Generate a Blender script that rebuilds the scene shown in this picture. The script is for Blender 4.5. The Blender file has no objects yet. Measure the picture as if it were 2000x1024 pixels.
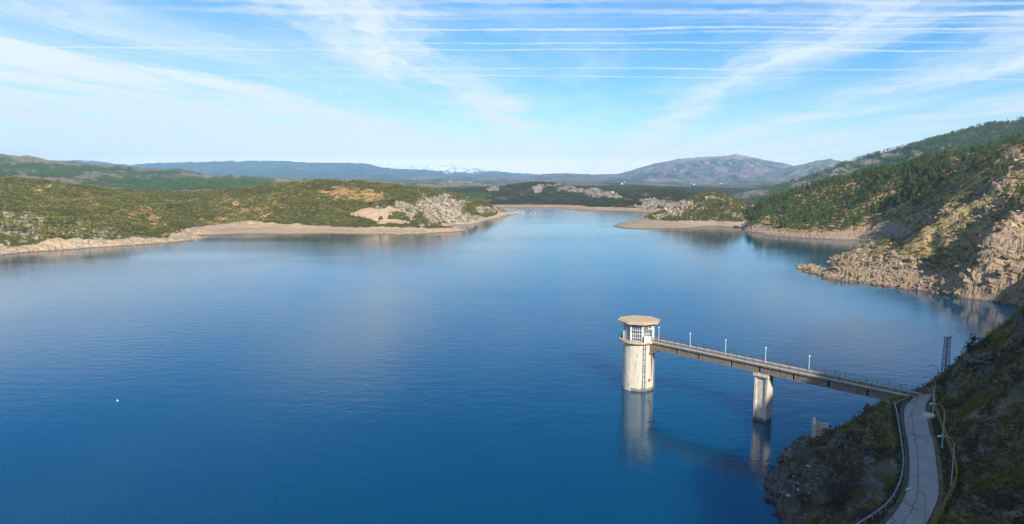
import bpy, math, random
import numpy as np
from mathutils import Vector, Matrix
R = math.radians
random.seed(7)
rng = np.random.default_rng(7)
sc = bpy.context.scene
COL = sc.collection

# ------------------------------------------------------------ camera
F = 1333.0; HZ = 350.0; CX, CY = 1000.0, 512.0; H = 52.0
TH = math.atan((CY - HZ) / F)
cam_d = bpy.data.cameras.new("camera"); cam = bpy.data.objects.new("camera", cam_d); COL.objects.link(cam)
cam.location = (0, 0, H); cam.rotation_euler = (math.pi / 2 - TH, 0, 0)
cam_d.sensor_width = 36; cam_d.lens = 36 * F / 2000
cam_d.clip_start = 0.5; cam_d.clip_end = 200000
sc.camera = cam
sc.render.resolution_x = 1024; sc.render.resolution_y = 524
sc.view_settings.view_transform = 'Standard'; sc.view_settings.look = 'None'
sc.view_settings.exposure = 0.6; sc.view_settings.gamma = 1
sc.render.engine = 'CYCLES'
sc.cycles.use_denoising = True
sc.cycles.max_bounces = 6; sc.cycles.volume_bounces = 1; sc.cycles.diffuse_bounces = 2
sc.cycles.glossy_bounces = 3; sc.cycles.transparent_max_bounces = 8
sc.cycles.sample_clamp_indirect = 4

# ------------------------------------------------------------ sun and sky
SAZ, SEL = R(20), R(29)                      # azimuth from -Y towards +X, elevation
SUN = Vector((math.sin(SAZ) * math.cos(SEL), -math.cos(SAZ) * math.cos(SEL), math.sin(SEL)))
sl = bpy.data.lights.new("sun", 'SUN'); so = bpy.data.objects.new("sun", sl); COL.objects.link(so)
sl.energy = 4.6; sl.angle = R(0.5); sl.color = (1, 0.93, 0.82)
so.rotation_euler = SUN.to_track_quat('Z', 'Y').to_euler(); so.location = (0, 0, 900)

world = bpy.data.worlds.new("World"); sc.world = world; world.use_nodes = True
def build_sky():
    nt = world.node_tree; N = nt.nodes; L = nt.links
    for n in list(N): N.remove(n)
    out = N.new('ShaderNodeOutputWorld'); bg = N.new('ShaderNodeBackground')
    L.new(bg.outputs[0], out.inputs[0]); bg.inputs[1].default_value = 0.105
    sky = N.new('ShaderNodeTexSky'); sky.sky_type = 'NISHITA'; sky.sun_disc = False
    sky.sun_elevation = SEL; sky.sun_rotation = math.pi - SAZ
    sky.altitude = 900; sky.air_density = 1.0; sky.dust_density = 0.25; sky.ozone_density = 2.5
    hs = N.new('ShaderNodeHueSaturation'); hs.inputs['Saturation'].default_value = 1.5; hs.inputs['Value'].default_value = 1.0; hs.inputs['Hue'].default_value = 0.505
    L.new(sky.outputs[0], hs.inputs['Color'])
    tc = N.new('ShaderNodeTexCoord'); sp = N.new('ShaderNodeSeparateXYZ'); L.new(tc.outputs['Generated'], sp.inputs[0])
    def M(op, a, b=None, c=None, clamp=False):
        n = N.new('ShaderNodeMath'); n.operation = op; n.use_clamp = clamp
        for i, v in enumerate((a, b, c)):
            if v is None: continue
            if isinstance(v, (int, float)): n.inputs[i].default_value = v
            else: L.new(v, n.inputs[i])
        return n.outputs[0]
    def noise(vec, scale, det, rough=0.55):
        n = N.new('ShaderNodeTexNoise'); n.inputs['Scale'].default_value = scale
        n.inputs['Detail'].default_value = det; n.inputs['Roughness'].default_value = rough
        L.new(vec, n.inputs['Vector']); return n.outputs['Fac']
    def comb(x, y, z=0.0):
        c = N.new('ShaderNodeCombineXYZ')
        for i, v in enumerate((x, y, z)):
            if isinstance(v, (int, float)): c.inputs[i].default_value = v
            else: L.new(v, c.inputs[i])
        return c.outputs[0]
    def sstep(v, lo, hi):
        n = N.new('ShaderNodeMapRange'); n.interpolation_type = 'SMOOTHSTEP'
        L.new(v, n.inputs[0]); n.inputs[1].default_value = lo; n.inputs[2].default_value = hi
        return n.outputs[0]
    z = M('MAXIMUM', sp.outputs[2], 0.012)
    u = M('DIVIDE', sp.outputs[0], z); v = M('DIVIDE', sp.outputs[1], z)
    w = M('SUBTRACT', u, M('MULTIPLY', v, 0.11))
    warp = M('MULTIPLY', M('SUBTRACT', noise(comb(M('MULTIPLY', w, .7), M('MULTIPLY', v, .35)), 1.0, 6, .62), .5), 2.0)
    ww = M('ADD', w, warp)
    streak = noise(comb(M('MULTIPLY', ww, 1.1), M('MULTIPLY', v, .28)), 1.0, 9, .62)
    fine = noise(comb(M('MULTIPLY', ww, 8.0), M('MULTIPLY', v, .7), 3.0), 1.0, 8, .7)
    total = None
    for w0, sg, amp in ((-6.6, 2.4, .85), (-4.3, 1.1, .62), (-2.8, .7, .26), (-1.5, .60, .78), (-.35, .6, .16), (1.5, .6, .60),
                        (3.6, .75, .66), (6.0, 1.1, .60), (-10.5, 3.2, .62), (8.6, 2, .35), (-16, 4, .6)):
        d = M('DIVIDE', M('ABSOLUTE', M('SUBTRACT', ww, w0)), sg * 1.5)
        g = M('MULTIPLY', M('SUBTRACT', 1.0, sstep(d, 0.0, 1.0)), amp)
        total = g if total is None else M('ADD', total, g)
    body = M('MULTIPLY', total, M('ADD', 0.40, M('MULTIPLY', sstep(streak, .36, .62), .9)))
    body = M('MULTIPLY', body, M('ADD', 0.35, M('MULTIPLY', fine, 1.3)))
    veil = M('MULTIPLY', sstep(streak, .30, .8), .30)
    hor = M('MULTIPLY', sstep(v, 8.0, 28.0), .68)
    # left of the picture has a broad veil
    leftv = M('MULTIPLY', sstep(M('MULTIPLY', u, -1.0), 0.3, 4.5), .22)
    # contrails: straight lines on the cloud deck
    u2 = comb(M('MULTIPLY', u, 1.0), M('MULTIPLY', v, 6.0))
    wob = M('ADD', M('MULTIPLY', M('SUBTRACT', noise(comb(M('MULTIPLY', u, 2.0), v), 1.0, 5), .5), 0.13), M('MULTIPLY', M('SUBTRACT', noise(comb(M('MULTIPLY', u, .35), M('MULTIPLY', v, .5), 4.0), 1.0, 2), .5), 0.45))
    puff = noise(comb(M('MULTIPLY', u, 6.0), M('MULTIPLY', v, 9.0), 1.0), 1.0, 5, .6)
    con = None
    for v0, sg, amp, slope, u0 in ((4.02, .045, .55, .012, -2.4), (4.24, .075, .95, .02, -1.2), (4.37, .03, .5, .02, -.6), (4.70, .038, .9, .008, -.9),
                                   (4.46, .03, .3, -.01, .9), (5.16, .035, .75, .012, -.8), (5.45, .030, .95, .018, -4.), (6.40, .045, .75, .02, -1.2),
                                   (6.86, .035, .85, .045, -4.), (4.86, .035, .55, -.012, 1.2), (4.55, .05, .5, -.01, 1.7)):
        vv = M('ADD', M('ADD', v, wob), M('MULTIPLY', u, -slope))
        d = M('DIVIDE', M('ABSOLUTE', M('SUBTRACT', vv, v0)), sg * 1.8)
        d = M('ADD', d, M('MULTIPLY', M('SUBTRACT', puff, .45), 1.6))
        g = M('MULTIPLY', M('SUBTRACT', 1.0, sstep(d, 0.0, 1.0)), amp)
        g = M('MULTIPLY', g, M('ADD', .15, M('MULTIPLY', sstep(u, u0 - 1.4, u0 + .8), .85)))
        con = g if con is None else M('MAXIMUM', con, g)
    con = M('MULTIPLY', con, M('ADD', .28, M('MULTIPLY', sstep(noise(comb(M('MULTIPLY', u, .9), M('MULTIPLY', v, 2.2), 7.0), 1.0, 4, .6), .35, .6), .5)))
    tot = M('ADD', M('ADD', body, veil), M('ADD', hor, leftv))
    tot = M('MULTIPLY', tot, .88)
    inv = M('MULTIPLY', M('SUBTRACT', 1.0, M('MINIMUM', tot, .95)), M('SUBTRACT', 1.0, con))
    fac = M('SUBTRACT', 1.0, inv, clamp=True)
    fac = M('MULTIPLY', M('MULTIPLY', fac, sstep(sp.outputs[1], -.6, .1)), M('ADD', .12, M('MULTIPLY', sstep(v, 2.9, 3.9), .88)))      # the deck thins out behind
    back = sstep(M('MULTIPLY', sp.outputs[1], -1.0), -.1, .35)      # unseen white veil added behind the camera as brighter, whiter fill light
    fac = M('ADD', M('MULTIPLY', fac, M('SUBTRACT', 1.0, back)), M('MULTIPLY', back, .42))
    mx = N.new('ShaderNodeMix'); mx.data_type = 'RGBA'
    L.new(fac, mx.inputs[0]); L.new(hs.outputs[0], mx.inputs[6]); hc = N.new('ShaderNodeMix'); hc.data_type = 'RGBA'; L.new(sstep(v, 8.0, 40.0), hc.inputs[0]); hc.inputs[6].default_value = (6.3, 6.6, 6.9, 1); hc.inputs[7].default_value = (14.0, 12.6, 10.6, 1)
    L.new(hc.outputs[2], mx.inputs[7])
    L.new(mx.outputs[2], bg.inputs[0])
build_sky()

# ------------------------------------------------------------ picking places in the world
cT, sT = math.cos(TH), math.sin(TH)
def ray(px, py):
    x = (px - CX) / F; y = (CY - py) / F
    return x, cT + y * sT, -sT + y * cT
def G(px, py, z=0.0):                      # where the sight line meets height z
    x, y, d = ray(px, py); t = (z - H) / d
    return (x * t, y * t, z)
def D(px, py, Y):                          # where it passes distance Y
    x, y, d = ray(px, py); t = Y / y
    return (x * t, Y, H + d * t)
def proj(P):
    P = np.asarray(P, float); x = P[..., 0]; y = P[..., 1]; z = P[..., 2] - H
    dep = np.maximum(y * cT - z * sT, .01); up = y * sT + z * cT
    return CX + F * x / dep, CY - F * up / dep

# ------------------------------------------------------------ numeric noise
def _h(ix, iy, s):
    n = (ix.astype(np.int64) * 374761393 + iy.astype(np.int64) * 668265263 + s * 1442695041) & 0xffffffff
    n = ((n ^ (n >> 13)) * 1274126177) & 0xffffffff
    n = n ^ (n >> 16)
    return (n & 0xffffff) / float(0xffffff)
def pn(x, y, s=0):
    ix = np.floor(x); iy = np.floor(y); fx = x - ix; fy = y - iy
    def g(a, b):
        t = _h(ix + a, iy + b, s) * 2 * np.pi
        return np.cos(t) * (fx - a) + np.sin(t) * (fy - b)
    u = fx * fx * fx * (fx * (fx * 6 - 15) + 10); v = fy * fy * fy * (fy * (fy * 6 - 15) + 10)
    return ((g(0, 0) * (1 - u) + g(1, 0) * u) * (1 - v) + (g(0, 1) * (1 - u) + g(1, 1) * u) * v) * 1.5
def fbm(x, y, o=5, s=0, gain=.5):
    r = 0; a = 1; t = 0
    for i in range(o):
        r = r + a * pn(x, y, s + i * 17); t += a; a *= gain; x = x * 2.03 + 5.1; y = y * 2.03 + 1.7
    return r / t * 1.6
def ridged(x, y, o=5, s=0):
    r = 0; a = 1; t = 0
    for i in range(o):
        r = r + a * (1 - np.abs(pn(x, y, s + i * 13)) * 2); t += a; a *= .5; x = x * 2.07 + 3.3; y = y * 2.07 + 7.9
    return r / t
def facet(x, y, s=0, tilt=.9):             # broken rock: every cell is its own tilted block
    ix = np.floor(x); iy = np.floor(y)
    bd = np.full(x.shape, 9.); out = np.zeros(x.shape)
    for a in (-1, 0, 1):
        for b in (-1, 0, 1):
            cx = ix + a; cy = iy + b
            jx = cx + _h(cx, cy, s); jy = cy + _h(cx, cy, s + 1)
            dx = x - jx; dy = y - jy; d = dx * dx + dy * dy
            gx = (_h(cx, cy, s + 2) - .5) * 2 * tilt; gy = (_h(cx, cy, s + 3) - .35) * 2 * tilt
            hh = _h(cx, cy, s + 4) - .5 + gx * dx + gy * dy
            m = d < bd; bd = np.where(m, d, bd); out = np.where(m, hh, out)
    return out
def ss(x, a, b):
    t = np.clip((x - a) / (b - a), 0, 1); return t * t * (3 - 2 * t)

# ------------------------------------------------------------ mesh helpers
def mk(name, V, Fc, mat=None, parent=None, smooth=False, attrs=None):
    me = bpy.data.meshes.new(name)
    V = np.asarray(V, np.float32)
    if isinstance(Fc, np.ndarray):
        n, k = Fc.shape
        me.vertices.add(len(V)); me.vertices.foreach_set('co', V.ravel())
        me.loops.add(n * k); me.loops.foreach_set('vertex_index', Fc.astype(np.int32).ravel())
        me.polygons.add(n); me.polygons.foreach_set('loop_start', np.arange(0, n * k, k, dtype=np.int32))
        me.update(calc_edges=True)
    else:
        me.from_pydata([tuple(map(float, v)) for v in V], [], Fc)
    me.polygons.foreach_set('use_smooth', np.full(len(me.polygons), smooth, bool))
    if attrs:
        for k, a in attrs.items():
            at = me.attributes.new(k, 'FLOAT_COLOR', 'POINT')
            c = np.ones((len(V), 4), np.float32); c[:, :a.shape[1]] = a
            at.data.foreach_set('color', c.ravel())
    if mat: me.materials.append(mat)
    o = bpy.data.objects.new(name, me); COL.objects.link(o)
    if parent: o.parent = parent
    return o
def thing(name, label, cat, loc=(0, 0, 0), rotz=0, group=None):
    o = bpy.data.objects.new(name, None); COL.objects.link(o)
    o.location = loc; o.rotation_euler = (0, 0, rotz); o.empty_display_size = .3
    return tag(o, label, cat, group)
def tag(o, label, cat, group=None, kind=None):
    o['label'] = label; o['category'] = cat
    if group: o['group'] = group
    if kind: o['kind'] = kind
    return o
def struct(o, kind='structure', label=None):
    o['kind'] = kind
    if label: o['label'] = label
    return o
class MB:
    def __init__(s): s.v = []; s.f = []
    def add(s, v, f):
        b = len(s.v); s.v += [tuple(p) for p in v]; s.f += [tuple(i + b for i in q) for q in f]; return s
    def box(s, x0, x1, y0, y1, z0, z1):
        v = [(x, y, z) for z in (z0, z1) for x, y in ((x0, y0), (x1, y0), (x1, y1), (x0, y1))]
        return s.add(v, [(3, 2, 1, 0), (4, 5, 6, 7), (0, 1, 5, 4), (1, 2, 6, 5), (2, 3, 7, 6), (3, 0, 4, 7)])
    def tube(s, pts, r, n=6, cap=True):
        pts = [Vector(p) for p in pts]; m = len(pts)
        rs = r if isinstance(r, (list, tuple)) else [r] * m
        v = []; f = []; up = None
        for i, p in enumerate(pts):
            t = (pts[min(i + 1, m - 1)] - pts[max(i - 1, 0)]).normalized()
            if up is None: up = t.orthogonal().normalized()
            up = (up - t * up.dot(t)).normalized(); sd = t.cross(up)
            for k in range(n):
                a = 2 * math.pi * k / n
                v.append(p + (up * math.cos(a) + sd * math.sin(a)) * rs[i])
        for i in range(m - 1):
            for k in range(n):
                a = i * n + k; b = i * n + (k + 1) % n
                f.append((a, b, b + n, a + n))
        if cap: f.append(tuple(reversed(range(n)))); f.append(tuple(range((m - 1) * n, m * n)))
        return s.add(v, f)
    def prism(s, pts, z0, z1):             # pts counter-clockwise
        n = len(pts); v = [(x, y, z0) for x, y in pts] + [(x, y, z1) for x, y in pts]
        f = [tuple(reversed(range(n))), tuple(range(n, 2 * n))] + [(i, (i + 1) % n, (i + 1) % n + n, i + n) for i in range(n)]
        return s.add(v, f)
    def lathe(s, prof, n=16, c=(0, 0)):
        v = []; f = []
        for r, z in prof:
            for k in range(n):
                a = 2 * math.pi * k / n; v.append((c[0] + r * math.cos(a), c[1] + r * math.sin(a), z))
        for i in range(len(prof) - 1):
            for k in range(n):
                a = i * n + k; b = i * n + (k + 1) % n; f.append((a, b, b + n, a + n))
        f.append(tuple(reversed(range(n)))); f.append(tuple(range((len(prof) - 1) * n, len(prof) * n)))
        return s.add(v, f)
    def build(s, name, mat, parent=None, smooth=False):
        return mk(name, s.v, s.f, mat, parent, smooth)

# ------------------------------------------------------------ materials
class NT:
    def __init__(s, name):
        s.m = bpy.data.materials.new(name); s.m.use_nodes = True; s.t = s.m.node_tree
        s.N = s.t.nodes; s.L = s.t.links; s.b = s.N['Principled BSDF']
        s.geo = s.N.new('ShaderNodeNewGeometry')
    def put(s, sock, v):
        if isinstance(v, (int, float)): sock.default_value = v
        elif isinstance(v, tuple): sock.default_value = v if len(v) == 4 or len(sock.default_value) == 3 else (*v, 1)
        else: s.L.new(v, sock)
    def math(s, op, a, b=None, clamp=False):
        n = s.N.new('ShaderNodeMath'); n.operation = op; n.use_clamp = clamp
        s.put(n.inputs[0], a)
        if b is not None: s.put(n.inputs[1], b)
        return n.outputs[0]
    def scale(s, v, k):
        n = s.N.new('ShaderNodeVectorMath'); n.operation = 'MULTIPLY'; s.put(n.inputs[0], v); n.inputs[1].default_value = k; return n.outputs[0]
    def noise(s, sc_, det=5, rough=.6, vec=None, dist=0):
        n = s.N.new('ShaderNodeTexNoise'); n.inputs['Scale'].default_value = sc_; n.inputs['Detail'].default_value = det
        n.inputs['Roughness'].default_value = rough; n.inputs['Distortion'].default_value = dist
        s.L.new(vec or s.geo.outputs['Position'], n.inputs['Vector']); return n.outputs['Fac']
    def vor(s, sc_, feat='F1', vec=None, out='Distance', rnd=1):
        n = s.N.new('ShaderNodeTexVoronoi'); n.feature = feat; n.inputs['Scale'].default_value = sc_; n.inputs['Randomness'].default_value = rnd
        s.L.new(vec or s.geo.outputs['Position'], n.inputs['Vector']); return n.outputs[out]
    def step(s, v, lo, hi, a=0.0, b=1.0):
        n = s.N.new('ShaderNodeMapRange'); s.put(n.inputs[0], v)
        for i, q in enumerate((lo, hi, a, b)): n.inputs[i + 1].default_value = q
        return n.outputs[0]
    def mix(s, f, a, b, mode='MIX'):
        n = s.N.new('ShaderNodeMix'); n.data_type = 'RGBA'; n.blend_type = mode
        s.put(n.inputs[0], f); s.put(n.inputs[6], a); s.put(n.inputs[7], b); return n.outputs[2]
    def bump(s, h, dist, strength=1.0, prev=None):
        n = s.N.new('ShaderNodeBump'); n.inputs['Distance'].default_value = dist; n.inputs['Strength'].default_value = strength
        s.L.new(h, n.inputs['Height'])
        if prev: s.L.new(prev, n.inputs['Normal'])
        return n.outputs[0]
    def fin(s, col, rough=.9, nrm=None, spec=.2, metal=0.0):
        s.put(s.b.inputs['Base Color'], col); s.put(s.b.inputs['Roughness'], rough); s.b.inputs['Specular IOR Level'].default_value = spec
        s.b.inputs['Metallic'].default_value = metal
        if nrm: s.L.new(nrm, s.b.inputs['Normal'])
        return s.m
def land(name, vegA, vegB, soil, soilB, rock, rockB, sand, sandB, k=1.0, bump=1.0, vegdark=None):
    """ground cover from the painted mask (r rock, g bank, b bare soil) broken up by noise; k = detail size in 1/m"""
    t = NT(name); a = t.N.new('ShaderNodeAttribute'); a.attribute_name = 'mask'
    sp = t.N.new('ShaderNodeSeparateColor'); t.L.new(a.outputs['Color'], sp.inputs[0])
    r_, g_, b_ = sp.outputs[0], sp.outputs[1], sp.outputs[2]
    n1 = t.noise(.35 * k, 6, .7); n2 = t.noise(.06 * k, 5, .6); n3 = t.noise(1.3 * k, 4, .7)
    veg = t.mix(t.step(n2, .38, .62), vegA, vegB)
    veg = t.mix(t.step(n3, .42, .6, 0, .65), veg, vegdark or tuple(c * .45 for c in vegA))
    sl_ = t.mix(t.step(n1, .35, .65), soil, soilB)
    rk = t.mix(t.step(t.noise(.5 * k, 6, .75), .35, .65), rock, rockB)
    rk = t.mix(t.step(t.vor(.35 * k, 'DISTANCE_TO_EDGE'), 0.0, .09, .55, 0), rk, tuple(c * .4 for c in rock))
    sn = t.mix(t.step(n1, .35, .65), sand, sandB)
    bz = t.noise(1.0, 4, .6, t.scale(t.geo.outputs['Position'], (.02, .02, 1.6))); sn = t.mix(t.step(bz, .48, .62, 0, .55), sn, tuple(c * .62 for c in sandB))
    sn = t.mix(t.step(n3, .55, .68, 0, .5), sn, tuple(c * .6 for c in rock))
    jit = t.math('MULTIPLY', t.math('SUBTRACT', n1, .5), 2.4)
    jit3 = t.math('MULTIPLY', t.math('SUBTRACT', n3, .5), 1.4)
    j = t.math('ADD', jit, jit3)
    fb = t.step(t.math('ADD', b_, j), .42, .58); fr = t.step(t.math('ADD', r_, j), .42, .58)
    fg = t.step(t.math('ADD', g_, t.math('MULTIPLY', jit, .35)), .42, .58)
    c = t.mix(fb, veg, sl_); c = t.mix(fg, c, sn); c = t.mix(fr, c, rk)
    pz = t.N.new('ShaderNodeSeparateXYZ'); t.L.new(t.geo.outputs['Position'], pz.inputs[0])
    wet = t.step(t.math('ADD', pz.outputs[2], t.math('MULTIPLY', n1, 1.0)), .75, 1.25, .62, 0); c = t.mix(wet, c, (.085, .065, .05))
    nr = t.bump(n1, 1.6 / k * bump, .7); nr = t.bump(n3, .6 / k * bump, .7, nr)
    return t.fin(c, .95, nr, .1)
def plain(name, c, rough=.6, metal=0.0, var=.25, k=3.0, bump=0.0, spec=.4):
    t = NT(name); n = t.noise(k, 6, .7)
    col = t.mix(t.step(n, .35, .7), c, tuple(x * (1 - var) for x in c))
    return t.fin(col, rough, t.bump(n, bump) if bump else None, spec, metal)

# ------------------------------------------------------------ terrain
def rbf(ctrl, c, smooth=0.0):
    P = np.array(ctrl, float); m = P[:, 2].mean(); A = P[:, :2]
    K = np.sqrt(((A[:, None] - A[None]) ** 2).sum(-1) + c * c)
    K = np.block([[K + smooth * np.eye(len(A)), np.ones((len(A), 1))], [np.ones((1, len(A))), np.zeros((1, 1))]])
    w = np.linalg.solve(K, np.append(P[:, 2] - m, 0))
    def f(x, y):
        sh = x.shape; x = x.ravel(); y = y.ravel(); o = np.empty(len(x))
        for i in range(0, len(x), 60000):
            xx = x[i:i + 60000]; yy = y[i:i + 60000]
            k = np.sqrt((xx[:, None] - A[None, :, 0]) ** 2 + (yy[:, None] - A[None, :, 1]) ** 2 + c * c)
            o[i:i + 60000] = k @ w[:-1] + w[-1] + m
        return o.reshape(sh)
    return f
def fan(px0, px1, y0, y1, nx, ny):         # grid growing with distance; columns fan out from the viewpoint
    tx = (np.linspace(px0, px1, nx) - CX) / F
    Y = np.exp(np.linspace(math.log(y0), math.log(y1), ny))
    YY, TX = np.meshgrid(Y, tx, indexing='ij')
    return YY * TX, YY
def gridfaces(ny, nx):
    i = np.arange(ny - 1)[:, None] * nx + np.arange(nx - 1)[None]; i = i.ravel()
    return np.stack([i, i + 1, i + nx + 1, i + nx], 1)
def patch(name, X, Y, Z, mask, mat, smooth=True):
    V = np.stack([X, Y, Z], -1); ny, nx = X.shape
    o = mk(name, V.reshape(-1, 3), gridfaces(ny, nx), mat, None, smooth, {'mask': np.clip(mask.reshape(-1, mask.shape[-1]), -1, 2)})
    return struct(o)
def blobs(PX, PY, lst, s=3):
    nx_ = fbm(PX / 22, PY / 9, 4, s) * .9; r = np.zeros(PX.shape)
    for px, py, rx, ry, a in lst:
        d = np.sqrt(((PX - px) / rx) ** 2 + ((PY - py) / ry) ** 2) + nx_ * .55
        r = np.maximum(r, a * (1 - ss(d, .55, 1.25)))
    return r
def inpoly(PX, PY, poly):
    ins = np.zeros(PX.shape, bool); n = len(poly)
    for i in range(n):
        x0, y0 = poly[i]; x1, y1 = poly[(i + 1) % n]
        if y0 == y1: continue
        c = ((y0 > PY) != (y1 > PY)) & (PX < (x1 - x0) * (PY - y0) / (y1 - y0) + x0); ins ^= c
    return ins
def dist_poly(X, Y, P):
    d = np.full(X.shape, 1e9)
    for i in range(len(P) - 1):
        ax, ay = P[i]; bx, by = P[i + 1]; l2 = (bx - ax) ** 2 + (by - ay) ** 2 + 1e-9
        t = np.clip(((X - ax) * (bx - ax) + (Y - ay) * (by - ay)) / l2, 0, 1)
        d = np.minimum(d, np.hypot(X - ax - t * (bx - ax), Y - ay - t * (by - ay)))
    return d
def visible(X, Y, Z, eps=.004):            # rows run away from the viewpoint in a fan grid
    s_ = (Z - H) / Y; m = np.maximum.accumulate(s_, axis=0)
    return s_ >= m - eps
def curve_y(pts, px):
    p = np.array(pts, float); return np.interp(px, p[:, 0], p[:, 1])
VSTORE = {}
def fit_skyline(X, Y, Z, prof, y0, y1, k=9):   # bring the crest back to its surveyed height after roughening
    rows = (Y[:, 0] >= y0) & (Y[:, 0] <= y1); px = X[0] / Y[0] * F + CX
    sl_ = np.where(rows[:, None], (Z - H) / Y, -9); i = sl_.argmax(0); cur = sl_.max(0)
    py = curve_y(prof, px); tar = (-sT + (CY - py) / F * cT) / (cT + (CY - py) / F * sT)
    d = tar - cur; ker = np.hanning(2 * k + 1); ker /= ker.sum(); d = np.convolve(np.pad(d, k, mode='edge'), ker, 'valid')
    zs = Z[i, np.arange(Z.shape[1])]
    return Z + d[None] * Y * np.clip((Z - 3) / np.maximum(zs - 3, 5), 0, 1.2)[:, :]

# ---- left shore
def left_shore():
    c = []
    for px, py in ((-500, 530), (-300, 517), (-120, 507), (0, 499), (60, 493), (120, 489), (200, 483), (280, 478), (350, 473.5), (390, 468), (408, 465.5),
                   (383, 461.5), (420, 459.5), (500, 457.5), (560, 459), (640, 458), (700, 459), (780, 459.5), (835, 458), (865, 455), (873, 447),
                   (890, 440), (930, 436.5), (948, 432), (968, 428), (990, 421), (1000, 416)):
        c.append(G(px, py))
    for px, py in ((300, 490), (150, 500), (0, 512), (-300, 545), (430, 470), (500, 465), (640, 467), (780, 467), (880, 460), (920, 445), (1000, 432), (1025, 420), (450, 463)):
        x, y, z = G(px, py); c.append((x, y, -4))
    for px, py, Y in ((0, 470, 492), (100, 464, 512), (200, 460, 535), (300, 456, 575), (350, 452, 615), (375, 459, 625), (-300, 480, 440),
                      (400, 444, 700), (470, 439, 715), (560, 441, 705), (640, 443, 700), (760, 444, 690), (840, 444, 680),
                      (0, 430, 560), (150, 430, 600), (280, 430, 655), (-300, 430, 560), (0, 405, 620), (150, 400, 700), (300, 400, 790), (-200, 380, 720),
                      (0, 347, 900), (100, 357, 920), (200, 370, 960), (300, 377, 1000), (420, 376, 1000), (500, 365, 980), (560, 358, 960), (640, 355, 940), (-200, 338, 880), (-450, 325, 880),
                      (700, 358, 930), (760, 363, 920), (830, 372, 900), (880, 381, 900), (930, 396, 930), (968, 407, 980), (990, 414, 1010),
                      (400, 420, 760), (500, 410, 780), (600, 400, 790), (600, 425, 730), (700, 400, 780), (750, 420, 735), (800, 400, 765), (400, 395, 860), (300, 385, 900), (90, 372, 820),
                      (850, 400, 790), (860, 430, 712), (900, 418, 800), (935, 418, 890), (965, 416, 960), (820, 435, 700)):
        c.append(D(px, py, Y))
    for px, z in ((-450, 30), (-200, 30), (0, 26), (200, 16), (400, 12), (600, 12), (750, 10), (850, 2), (930, -6), (1000, -8)):
        x = (px - CX) / F; c.append((x * 1300, 1300, z)); c.append((x * 1600, 1600, min(z, 10) * .4))
    f = rbf(c, 14)
    X, Y = fan(-420, 1035, 395, 1500, 1150, 520)
    Z = f(X, Y)
    PX, PY = proj(np.stack([X, Y, Z], -1))
    up = ss(Z, 1, 9)
    band = curve_y(((-400, 8.2), (0, 7.6), (200, 6.6), (330, 5.4), (400, 4.8), (470, 6.2), (640, 5.2), (760, 4.9), (860, 4.6), (930, 3.), (1040, 4.)), PX)
    g = 1 - ss(Z - fbm(X / 14, Y / 14, 4, 5) * 1.0, band - .7, band + .5)
    rock = blobs(PX, PY, ((20, 442, 110, 28, .56), (170, 450, 100, 16, .52), (-150, 440, 140, 40, .6), (260, 458, 60, 10, .5), (860, 405, 60, 30, .80), (820, 402, 60, 16, .66), (905, 425, 45, 12, .8),
                          (885, 405, 28, 18, .7), (960, 412, 40, 7, .62), (740, 404, 40, 6, .35), (985, 418, 20, 4, .8)))
    pj = PX + fbm(X / 18, Y / 18, 4, 9) * 28 + (PY - 460) * 1.5
    rockshore = g * np.where(PX < 500, 1 - ss(pj, 385, 425), ss(pj, 640, 720) * .8)
    soil = .76 * blobs(PX, PY, ((10, 405, 60, 8, .5), (75, 365, 25, 6, .6), (90, 390, 40, 8, .45), (165, 392, 40, 16, .5), (60, 410, 30, 6, .55), (205, 407, 30, 8, .4), (270, 422, 60, 14, .6), (235, 425, 24, 8, .6),
                          (470, 415, 70, 22, .56), (430, 400, 30, 18, .45), (520, 385, 50, 8, .5), (540, 402, 40, 12, .55), (600, 378, 50, 10, .35), (670, 372, 45, 12, .75), (725, 377, 40, 12, .82), (700, 368, 40, 6, .5),
                          (560, 372, 60, 4, .5), (450, 385, 40, 6, .45), (345, 455, 60, 6, .5), (650, 397, 50, 8, .3), (400, 432, 30, 8, .5), (585, 425, 30, 8, .3)))
    field = blobs(PX, PY, ((730, 415, 42, 9, .9), (765, 424, 40, 5, .7), (770, 408, 26, 5, .6)), 9)
    g = np.maximum(g * (1 - .1 * rockshore), field * .95)
    rock = np.maximum(rock * .86, rockshore * .42)
    # relief
    gull = (ridged(X / 130, Y / 130, 4, 2) - .6) * 9 * up
    sh = fbm(X / 35, Y / 35, 5, 8) * 2.2 * up + fbm(X / 5, Y / 5, 3, 11) * .35 * up
    rd = (facet(X / 7, Y / 7, 21) * 2.4 + facet(X / 2.6, Y / 2.6, 31) * 1.4) * ss(rock, .3, .7) * ss(Z, -.5, 3)
    rd2 = (facet(X / 3.5, Y / 3.5, 41) * 1.6) * rockshore * ss(Z, -.3, 1.2)
    Z2 = Z + gull * (1 - ss(Z, 44, 60) * .5) + sh + rd + rd2
    lav = land('left_hills_ground', (.13, .12, .03), (.09, .09, .025), (.56, .30, .11), (.46, .28, .13), (.50, .41, .31), (.36, .29, .22), (.62, .44, .27), (.50, .35, .22), k=.35, bump=.8, vegdark=(.035, .04, .014))
    msk = np.stack([rock, g, soil], -1)
    o = patch('left_hills', X, Y, Z2, msk, lav)
    VSTORE['F'] = (X, Y, Z2, msk, PX, PY)
left_shore()

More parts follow.
